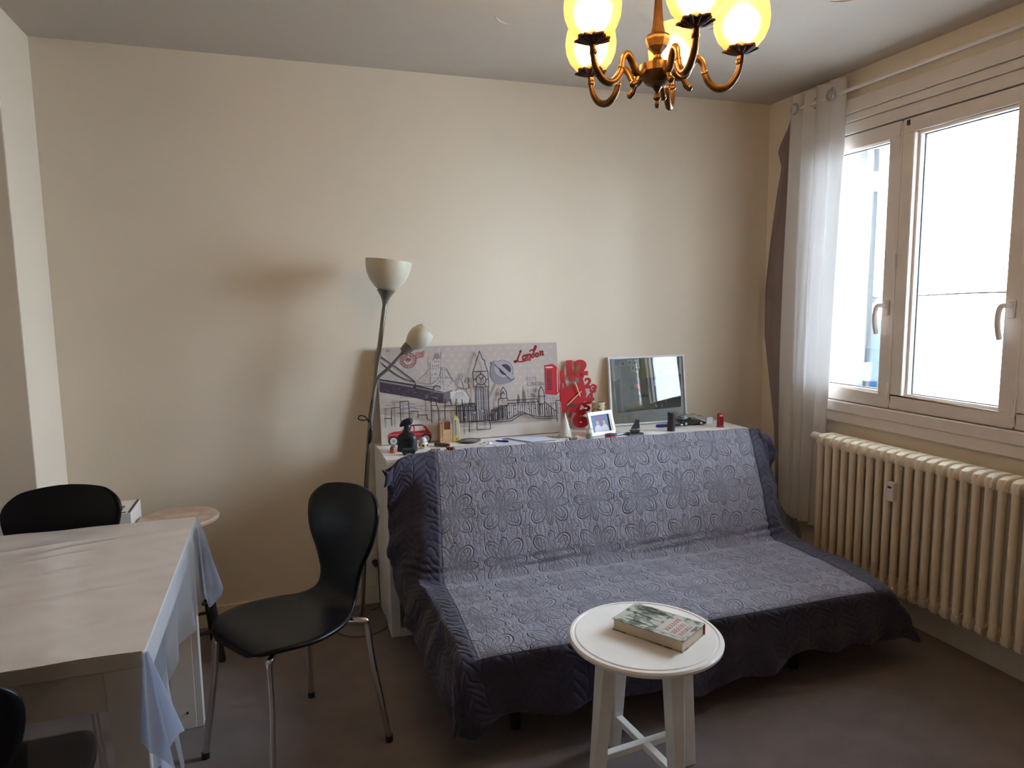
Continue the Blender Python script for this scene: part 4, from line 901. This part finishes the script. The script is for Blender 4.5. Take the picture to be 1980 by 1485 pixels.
pp_([(608, 380), (660, 378), (700, 890), (640, 892)], 7); pp_([(750, 375), (860, 370), (850, 560), (740, 540)], 3); pp_([(860, 370), (945, 366), (975, 600), (860, 560)], 6); pp_([(900, 560), (1240, 520), (1243, 850), (990, 868)], 1)
rp = random.Random(3)
for k in range(46):
    x = rp.uniform(625, 1220); y = rp.uniform(390, 850); w_ = rp.uniform(6, 26); h_ = rp.uniform(6, 60); kk = rp.choice([1, 1, 7, 2, 3, 6, 0, 7])
    x2 = min(x+w_, 1222); pp_([(x, y), (x2, y-2), (x2+2, min(y+h_, 850)), (x+2, min(y+h_, 852))], kk)
pp_([(612, 385), (660, 382), (650, 420), (628, 438), (614, 420)], 4)
for (x, y) in ((665, 395), (730, 385), (780, 385), (760, 440), (790, 450)): 
    pp_([(x, y), (x+40, y-2), (x+42, y+45), (x+2, y+48)], 2); pp_([(x+7, y+6), (x+34, y+5), (x+35, y+38), (x+8, y+40)], 1)
pp_([(610, 590), (660, 560), (672, 890), (640, 892)], 1); pp_([(730, 800), (850, 780), (890, 850), (760, 885)], 6); pp_([(830, 720), (930, 715), (930, 745), (835, 750)], 1)
for k in range(16): a = R(k*22.5); pp_([(760, 740), (760+60*math.cos(a), 740+70*math.sin(a)), (760+60*math.cos(a+.05), 740+70*math.sin(a+.05))], 2)
pp_([(792, 640), (800, 625), (830, 618), (860, 630), (862, 650), (830, 660), (800, 655)], 5)
pp_([(828, 655), (832, 655), (834, 720), (829, 720)], 5)
for (x, y, w_) in ((670, 925, 95), (890, 908, 125), (930, 888, 40), (1110, 890, 80)): pp_([(x, y), (x+w_, y-3), (x+w_, y+5), (x, y+8)], 2)
ps.build('poster_print', pc, fp)
MB().box((FWd/2, -.004, FHt/2), (FWd-.02, .002, FHt-.02)).build('glass', glass_mat('picture_glass', (.97, .99, .99), 1.7), fp)

# ------------------------------------------------------------------ ornaments on the cabinet
Z = ZT+.0006
bust = thing('bust', 'black bust of a man in a cocked hat, left end of cabinet', 'ornament', (.515, 3.035, Z), R(-20))
BB = mat('black_resin', (.010, .014, .020), .4, bump=(60, .3, .003))
b_ = MB().lathe([(0, 0), (.034, 0), (.0355, .004), (.034, .030), (.035, .055), (.0335, .066), (.027, .075), (.018, .082), (.0135, .088), (.012, .104), (0, .106)], 28, (0, 0, 0), None, wob=lambda w, z: 1 + .28*math.cos(w)**2*(1 if z < .09 else .2)-.22*math.sin(w)**2)
b_.ball((.004, -.003, .108), .0185, 16, (.92, 1.0, 1.15)); b_.ball((.008, -.021, .105), .0038, 8, (1, 1.4, 1.5)); b_.ball((.006, -.014, .096), .008, 8); b_.build('body', BB, bust, smooth=True)
MB().prism([(-.030, .108), (-.028, .124), (-.016, .140), (.004, .147), (.022, .146), (.026, .136), (.026, .122), (.006, .120), (-.016, .112)], -.019, .017, lambda p: Vector((p.x, p.z, p.y))).build('hat', BB, bust, bevel=.006, smooth=True)
loco = thing('toy_vehicle', 'tiny dark green toy bus in front of the black bust', 'toy car', (.507, 2.955, Z), R(-10))
MB().box((0, 0, .014), (.058, .022, .016)).build('body', mat('dark_green', (.010, .030, .018), .35), loco, bevel=.003)
MB().box((-.004, 0, .026), (.044, .020, .010)).build('cabin', mat('dark_green', (.01, .03, .018)), loco, bevel=.002)
MB().box((-.004, 0, .0265), (.038, .0206, .005)).build('window', mat('tiny_glass', (.12, .15, .18), .2), loco)
MB().box((.029, 0, .015), (.001, .012, .008)).build('front_plate', PAPER, loco)
for x in (-.018, .018):
    for y in (-.0115, .0115): MB().lathe([(0, -.002), (.006, -.002), (.006, .002), (0, .002)], 12, (x, y, .006), Matrix.Rotation(R(90), 3, 'X')).build('wheel', BLKP, loco)
og = thing('lighter', 'small clear and orange lighter beside the black bust', 'lighter', (.448, 3.02, Z))
MB().lathe([(0, 0), (.013, 0), (.015, .004), (.014, .014), (0, .015)], 16).build('base', mat('orange_plastic', (.60, .13, .03), .3), og, smooth=True)
MB().lathe([(.013, .015), (.012, .022), (.010, .026), (0, .027)], 16).build('body', mat('smoke_plastic', (.16, .12, .11), .2), og, smooth=True)
MB().box((0, 0, .033), (.018, .010, .012)).build('cap', SILVER, og, bevel=.002)
fb = thing('football_ornament', 'cream and black football ornament with a pale blue top', 'ornament', (.592, 3.058, Z))
MB().ball((0, 0, .019), .0195, 20, (1.1, 1.0, .95)).build('ball', mat('cream_glaze', (.72, .62, .42), .3), fb, smooth=True)
for a, z in ((-100, .016), (-40, .017), (190, .018)): MB().ball((.0175*math.cos(R(a)), .0165*math.sin(R(a)), z), .0062, 10).build('patch', BLKP, fb, smooth=True)
MB().lathe([(0, .034), (.017, .034), (.016, .044), (.009, .052), (0, .054)], 20, (-.001, 0, 0)).build('top', mat('pale_blue', (.50, .66, .74), .3), fb, smooth=True)
cal = thing('calendar_block', 'wooden calendar block with small engraved letters', 'calendar', (.722, 3.160, Z), R(4))
MB().box((-.024, 0, .050), (.020, .030, .100)).build('post', WOOD, cal, bevel=.002)
MB().box((.006, .004, .030), (.040, .030, .060)).build('block', WOOD, cal, bevel=.002)
MB().box((.006, .012, .075), (.034, .014, .040)).build('back_panel', mat('red_wood', (.14, .03, .015), .5), cal, bevel=.001)
e_ = MB(); 
for k in range(9): e_.box((-.024+.003*(k % 2), -.0153, .012+k*.009), (.005, .0008, .004))
e_.box((-.027, -.0153, .095), (.002, .001, .012)); e_.box((-.021, -.0153, .095), (.002, .001, .012))
e_.build('engraving', DBRASS, cal)
th = thing('thermometer', 'yellow framed thermometer standing against the canvas', 'thermometer', (.770, 3.155, Z), rot=(R(-6), 0, R(-4)))
MB().prism([(-.018, 0), (.018, 0), (.016, .105), (.010, .116), (0, .119), (-.010, .116), (-.016, .105)], -.006, .006, lambda p: Vector((p.x, p.z, p.y))).build('board', mat('yellow_paint', (.62, .47, .10), .5), th, bevel=.002)
MB().box((0, -.0065, .066), (.020, .001, .088)).build('scale', mat('scale_grey', (.55, .57, .62), .3), th)
MB().tube([(0, -.008, .026), (0, -.008, .104)], .0015, 6).build('tube', SILVER, th)
tkm = MB()
for k in range(16): tkm.box((-.006 if k % 2 else .006, -.0073, .030+k*.0048), (.006, .0004, .0008))
tkm.build('tick_marks', BLKP, th)
MB().lathe([(0, 0), (.006, 0), (.006, .004), (0, .004)], 12, (0, 0, .119), Matrix.Rotation(R(90), 3, 'X')).build('hanging_loop', mat('yellow_paint', (.62, .47, .10)), th)
MB().ball((.002, -.0075, .013), .003, 8).build('screw', DBRASS, th)
kn = thing('glasses_case', 'slim grey-brown spectacle case beside the coins', 'case', (.680, 3.065, Z), R(-42))
MB().tube([(-.040, 0, .009), (-.036, 0, .009), (.036, 0, .009), (.041, 0, .009)], [.005, .0088, .0088, .005], 14).build('case', mat('taupe_leather', (.085, .065, .055), .45), kn, smooth=True)
MB().tube([(.030, 0, .009), (.032, 0, .009)], .0092, 14).build('clasp', BLKP, kn)
pen_k = thing('pocket_knife', 'red and black pocket knife lying near the cabinet edge', 'knife', (.700, 2.985, Z), R(-55))
MB().box((0, 0, .007), (.044, .019, .013)).build('handle', BLKP, pen_k, bevel=.006)
for x in (-.012, .004): MB().box((x, 0, .0080), (.008, .0195, .0132)).build('grip', mat('bright_red', (.55, .04, .02), .4), pen_k, bevel=.003)
coin0 = None; rc = random.Random(8)
cols = [mat('copper_coin', (.34, .17, .09), .35, .8), mat('brass_coin', (.46, .36, .20), .35, .8), SILVER]
for k in range(18):
    r_ = rc.uniform(.007, .010); x = .632+rc.gauss(0, .013); y = 2.985+rc.gauss(0, .008)
    x = min(max(x, .60), .665); lv = k//9
    c_ = MB().lathe([(0, 0), (r_, 0), (r_, .0018), (r_*.9, .0020), (0, .0018)], 20).build('coin', cols[k % 3], loc=(x, y, Z+.0021*lv*1.6+.0004*(k % 5)))
    tag(c_, ['copper', 'brass yellow', 'silver'][k % 3]+' coin in the loose heap near the left end of the cabinet', 'coin', 'coins heaped on the cabinet')
dsh = thing('metal_dish', 'shallow black and silver dish behind the folded papers', 'dish', (.828, 3.125, Z))
MB().lathe([(0, .001), (.030, .001), (.050, .006), (.052, .008), (.048, .008), (.030, .004), (0, .003)], 36).build('dish', mat('black_glaze', (.012, .011, .013), .25), dsh, smooth=True)
MB().lathe([(0, .0045), (.026, .0045), (.034, .0065), (.020, .0085), (0, .010)], 28, (.008, -.003, 0)).build('centre', mat('grey_metal', (.28, .27, .28), .35, .5), dsh, smooth=True)
PM2 = mat('note_paper', (.60, .60, .66), .8)
tag(MB().box((0, 0, .0010), (.145, .085, .0016)).build('receipt', mat('pale_receipt', (.58, .55, .52), .8), loc=(.795, 3.005, Z), rot=(0, 0, R(-4))), 'pale slip of paper below the black dish', 'paper')
def crum(u, v):
    return Vector(((u-.5)*.058+.003*math.sin(v*9), (v-.5)*.045+.003*math.sin(u*8), .002+.012*abs(math.sin(u*7+v*3)*math.sin(v*6+1)*math.sin(PI*u)*math.sin(PI*v))**.8))
tag(MB().grid(crum, 20, 16).build('crumpled_paper', PAPER, solid=.0008, loc=(.887, 3.040, Z)), 'crumpled white scrap of paper beside the dish', 'paper')
tag(MB().box((0, 0, .0008), (.150, .130, .0012)).build('paper_sheet', PM2, loc=(.985, 3.045, Z), rot=(0, 0, R(3))), 'flat white sheet of paper under the blue ballpoint', 'paper')
pn = thing('ballpoint_pen', 'blue ballpoint pen lying on a flat sheet', 'pen', (.968, 3.055, Z+.0015), R(-40))
MB().tube([(-.030, 0, .004), (.026, 0, .004), (.030, 0, .004)], [.0038, .0042, .003], 10).build('barrel', DKBLUE, pn, smooth=True)
MB().tube([(-.030, 0, .004), (-.038, 0, .004)], [.0034, .001], 8).build('tip', DKBLUE, pn)
MB().box((.014, 0, .0092), (.026, .003, .0015)).build('clip', DKBLUE, pn)
tag(MB().prism([(-.105, .075), (.055, .082), (.108, -.040), (-.030, -.050)], 0, .0016).build('notepad', mat('note_white', (.66, .70, .86), .8), loc=(1.120, 3.045, Z+.0030)), 'white notepad sheet on top of a grey folder', 'notepad')
tag(MB().prism([(-.128, .088), (.045, .096), (.098, -.045), (-.045, -.056)], 0, .0026).build('folder', mat('grey_card', (.20, .19, .19), .6), loc=(1.118, 3.046, Z)), 'dark grey folder under the white notepad sheet', 'folder')
tag(MB().box((0, 0, .0012), (.070, .050, .002)).build('postcard', mat('green_blue_card', (.10, .22, .24), .5, var=(60, (.35, .36, .28), .45, .55)), loc=(1.226, 3.062, Z), rot=(0, 0, R(-32))), 'small teal postcard beside the white notepad', 'card')
xm = thing('christmas_tree', 'small white cone shaped Christmas tree before the clock', 'ornament', (1.292, 3.068, Z))
tm = MB().lathe([(0, 0), (.030, .002), (.032, .006), (.026, .028), (.017, .062), (.008, .094), (.002, .115), (0, .118)], 24)
rx = random.Random(2)
for k in range(90):
    h_ = rx.uniform(.01, .10); a = rx.uniform(0, 2*PI); r_ = .031*(1-h_/.118)+.003
    tm.add([(r_*math.cos(a+d)*s2, r_*math.sin(a+d)*s2, h_+z) for d, s2, z in ((-.16, .8, .006), (.16, .8, .006), (.05, 1.32, -.002))], [(0, 1, 2)])
tm.build('branches', mat('frosty_white', (.66, .63, .58), .6), xm); MB().lathe([(0, 0), (.010, 0), (.010, .004), (0, .004)], 12, (0, 0, -.0002)).build('base', WOOD, xm)
stn = thing('pebble_tray', 'small brown stone piece with a gold leaf in front of the tree', 'ornament', (1.285, 2.975, Z), R(4))
MB().box((.008, 0, .006), (.040, .018, .011)).build('stone', mat('brown_stone', (.20, .16, .13), .7, bump=(120, .8, .004), var=(90, (.05, .05, .05), .45, .55)), stn, bevel=.003)
MB().grid(lambda u, v: Vector((.012+u*.034, -.006+(v-.5)*.018*math.sin(PI*u)+.012*u, .0125+.006*math.sin(PI*u))), 10, 4).build('leaf', GOLD, stn, solid=.001)
MB().ball((-.022, -.002, .006), .0065, 10, (1.2, 1, .9)).build('pebble', mat('pale_stone', (.48, .43, .38), .7), stn, smooth=True)
MB().tube([(-.004, .002, .011), (-.036, .010, .026)], .0014, 6).build('twig', WOOD, stn)
gn = thing('angel_figurine', 'tiny white angel figurine on a grey green pot', 'figurine', (1.383, 2.985, Z))
MB().lathe([(0, 0), (.0165, 0), (.0165, .004), (.0140, .024), (0, .025)], 20).build('pot', mat('grey_green', (.22, .25, .20), .6), gn, smooth=False)
MB().lathe([(0, .025), (.013, .025), (.015, .032), (.010, .042), (.005, .047), (0, .048)], 16).build('body', mat('bisque_white', (.60, .55, .52), .6, bump=(150, .6, .003)), gn, smooth=True)
MB().ball((.001, -.001, .052), .0072, 12).build('head', mat('bisque_white', (.6, .55, .52)), gn, smooth=True)
for s_ in (-1, 1): MB().ball((s_*.011, .003, .042), .009, 10, (.9, .35, 1.1)).build('wing', mat('bisque_white', (.6, .55, .52)), gn, smooth=True)
cn = thing('floral_candle_holder', 'cream cylindrical jar with small dark flowers behind the clock', 'jar', (1.528, 3.190, Z))
MB().lathe([(0, 0), (.033, 0), (.034, .004), (.034, .142), (.031, .142), (.031, .10), (0, .10)], 32).build('jar', mat('cream_glass', (.62, .52, .36), .4), cn, smooth=False)
fl_ = MB(); rf_ = random.Random(6)
for k in range(26):
    a = rf_.uniform(-2.9, -.2); z = rf_.uniform(.02, .13)
    for q_ in range(5): b1 = 2*PI*q_/5; fl_.ball(((.0342)*math.cos(a+.09*math.cos(b1)), .0342*math.sin(a+.09*math.cos(b1)), z+.0032*math.sin(b1)), .0021, 6)
fl_.build('flower_print', mat('flower_dark', (.06, .045, .03), .6), cn)
# small photo of two people
sf = thing('small_photo_frame', 'small silver-white tilted frame with a photo of two people', 'photo frame', (1.405, 3.008, Z+.0020), rot=(R(-17), 0, R(17)))
SW, SHt = .158, .118; q_ = MB()
for (a, b, c_, d) in ((0, SW, 0, .015), (0, SW, SHt-.015, SHt), (0, .015, .015, SHt-.015), (SW-.015, SW, .015, SHt-.015)): q_.box(((a+b)/2, 0, (c_+d)/2), (b-a, .010, d-c_))
q_.build('frame', mat('pearl_frame', (.62, .64, .66), .3, .2), sf, bevel=.002)
q_ = MB(); q_.box((SW-.022, -.003, SHt/2), (.0035, .006, SHt-.03)); q_.build('gold_strip', GOLD, sf)
q_ = MB()
def sp_(pts, k, y): q_.cur = k; q_.add([(u, y, v) for u, v in pts], [tuple(range(len(pts)))])
sp_([(.015, .015), (SW-.015, .015), (SW-.015, SHt-.015), (.015, SHt-.015)], 0, .002)
sp_([(.06, .062), (.1, .06), (.11, SHt-.015), (.05, SHt-.015)], 3, .0019)
for cx_, w_ in ((.056, .026), (.100, .025)):
    sp_([(cx_-w_, .017), (cx_+w_, .017), (cx_+w_*.85, .040), (cx_+w_*.35, .052), (cx_-w_*.35, .052), (cx_-w_*.85, .040)], 1, .0017)
    sp_([(cx_+.0125*math.cos(R(k*24)), .064+.0150*math.sin(R(k*24))) for k in range(15)], 4, .00165)
    sp_([(cx_+.0100*math.cos(R(k*24)), .061+.0125*math.sin(R(k*24))) for k in range(15)], 2, .0015)
q_.build('photo', [mat('photo_blue', (.035, .10, .26), .5), mat('photo_white', (.50, .50, .56), .5), mat('photo_skin', (.44, .26, .26), .5), mat('photo_violet', (.12, .06, .20), .5), mat('photo_hair', (.14, .07, .07), .5)], sf)
MB().box((SW/2, .030, .064), (.03, .002, .09), Matrix.Rotation(R(38), 3, 'X')).build('stand', BLKP, sf)
rbx = thing('red_tin', 'small red octagonal tin with a dark lid', 'tin', (1.482, 2.958, Z), R(6))
oc = [(.0290*math.cos(R(22.5+45*k))*1.05, .021*math.sin(R(22.5+45*k))) for k in range(8)]
MB().prism(oc, 0, .013).build('base', REDP, rbx, bevel=.001); MB().prism([(a*1.01, b*1.01) for a, b in oc], .0132, .021).build('lid', mat('dark_lid', (.06, .045, .05), .4), rbx, bevel=.001)
pn2 = thing('marker_pen', 'silver and dark blue pen pointing at the model ship', 'pen', (1.560, 3.000, Z), R(12))
MB().tube([(-.055, 0, .006), (-.030, 0, .006)], [.006, .0062], 10).build('cap', mat('navy_plastic', (.015, .04, .09), .35), pn2, smooth=True)
MB().tube([(-.030, 0, .006), (.035, 0, .006)], .0056, 10).build('barrel', mat('grey_blue', (.22, .30, .38), .3, .4), pn2, smooth=True)
MB().tube([(.035, 0, .006), (.060, 0, .006)], [.0058, .004], 10).build('end', mat('navy_plastic', (.015, .04, .09)), pn2, smooth=True)
shp = thing('model_ship', 'small dark metal sailing ship on a flat plinth', 'ornament', (1.628, 2.985, Z), R(2))
SM = mat('dark_pewter', (.035, .030, .032), .5, .4, bump=(90, .4, .002))
MB().box((0, 0, .004), (.082, .030, .008)).build('plinth', mat('dark_plinth', (.05, .04, .045), .5), shp, bevel=.001)
MB().hexa([Vector(p) for p in ((-.018, -.005, .0085), (.020, -.005, .0085), (.020, .005, .0085), (-.018, .005, .0085))], [Vector(p) for p in ((-.030, -.009, .026), (.026, -.009, .024), (.026, .009, .024), (-.030, .009, .026))]).build('hull', SM, shp, bevel=.002)
MB().tube([(.004, 0, .024), (.002, 0, .078)], .0012, 6).build('mast', SM, shp)
MB().prism([(.006, .028), (.026, .030), (.022, .074), (.010, .072), (.004, .078)], -.0012, .0012, lambda p: Vector((p.x, p.z, p.y))).build('sail', SM, shp)
MB().prism([(-.026, .030), (.003, .028), (.001, .076), (-.008, .058)], -.0012, .0012, lambda p: Vector((p.x, p.z-.003, p.y))).build('sail', SM, shp)
spk = thing('black_canister', 'waisted black cylinder standing on the cabinet right of the ship', 'canister', (1.845, 3.010, Z))
MB().lathe([(0, 0), (.0195, 0), (.020, .002), (.020, .028), (.0175, .050), (.0180, .078), (.0200, .0915), (.0190, .094), (0, .094)], 28).build('body', mat('charcoal_plastic', (.022, .020, .028), .45), spk, smooth=True)
MB().lathe([(0, .0942), (.016, .0942), (.016, .0955), (0, .0955)], 24).build('lid', BLKP, spk)
mk = thing('felt_marker', 'dark felt marker with a blue end behind the black canister', 'marker', (1.898, 3.105, Z), R(-9))
MB().tube([(-.078, 0, .008), (-.070, 0, .008), (-.035, 0, .008)], [.005, .0085, .0085], 12).build('cap', DKBLUE, mk, smooth=True)
MB().tube([(-.035, 0, .008), (.056, 0, .008)], [.0078, .0062], 12).build('barrel', BLKP, mk, smooth=True)
MB().tube([(.056, 0, .008), (.064, 0, .008), (.072, 0, .008)], [.005, .004, .0012], 10).build('nib', SILVER, mk, smooth=True)
sc_ = thing('sports_car', 'low black wedge shaped toy sports car', 'toy car', (2.035, 3.120, Z), R(-8))
MB().prism([(-.070, .010), (-.073, .022), (-.066, .034), (-.045, .036), (-.020, .043), (.002, .043), (.030, .030), (.068, .016), (.074, .009), (.060, .006), (-.060, .006)], -.028, .028, lambda p: Vector((p.x, p.z, p.y))).build('body', mat('gloss_black', (.006, .006, .007), .15, coat=.6), sc_, bevel=.003)
MB().prism([(-.018, .0335), (-.014, .0415), (.001, .0415), (.024, .031)], -.0286, .0286, lambda p: Vector((p.x, p.z, p.y))).build('side_window', mat('tiny_glass', (.12, .15, .18)), sc_)
MB().box((-.064, 0, .043), (.018, .058, .003)).build('spoiler', BLKP, sc_)
for x in (-.044, .040):
    for y in (-.026, .026):
        wh = MB().lathe([(0, -.005), (.011, -.005), (.012, 0), (.011, .005), (0, .005)], 18, (x, y, .012), Matrix.Rotation(R(90), 3, 'X')).build('wheel', BLKP, sc_, smooth=False)
        MB().lathe([(0, -.006), (.0072, -.006), (.0072, .006), (0, .006)], 14, (x, y, .012), Matrix.Rotation(R(90), 3, 'X')).build('hub_cap', mat('pale_hub', (.60, .58, .54), .4), wh)
bag = thing('model_boat_hull', 'translucent brown grey plastic model part behind the toy car', 'plastic packet', (2.075, 3.200, Z), R(-6))
def pk_(u, v):
    return Vector(((u-.5)*.165, (v-.5)*.04, .012+.036*math.sin(PI*v)*math.sin(PI*(.12+.8*(1-u)))*(.9+.1*math.sin(u*23))))
MB().grid(pk_, 30, 12).build('shell', mat('smoky_plastic', (.30, .26, .23), .3, bump=(60, .5, .004)), bag, smooth=True, solid=.001)
tag(MB().box((0, 0, .018), (.036, .010, .034)).build('white_card', PAPER, loc=(2.133, 3.105, Z), rot=(0, 0, R(-4))), 'small white folded card beside the red telephone box', 'card')
tbx = thing('toy_telephone_box', 'small red toy telephone box at the right end of the cabinet', 'toy', (2.135, 3.010, Z), R(-12))
MB().box((0, 0, .034), (.026, .026, .062)).build('body', mat('deep_red', (.34, .008, .012), .35), tbx, bevel=.001)
MB().box((0, 0, .002), (.031, .031, .004)).build('base', mat('deep_red', (.34, .008, .012)), tbx)
MB().hexa([Vector(p) for p in ((-.014, -.014, .065), (.014, -.014, .065), (.014, .014, .065), (-.014, .014, .065))], [Vector(p) for p in ((-.009, -.009, .072), (.009, -.009, .072), (.009, .009, .072), (-.009, .009, .072))]).build('roof', mat('deep_red', (.34, .008, .012)), tbx, bevel=.001)
MB().box((0, -.0134, .060), (.018, .001, .005)).build('sign', PAPER, tbx)
w_ = MB()
for x in (-.0045, .0045):
    for k in range(5): w_.box((x, -.0132, .014+k*.0085), (.0070, .0008, .0065))
w_.build('window', mat('dark_red_glass', (.15, .01, .012), .2), tbx)
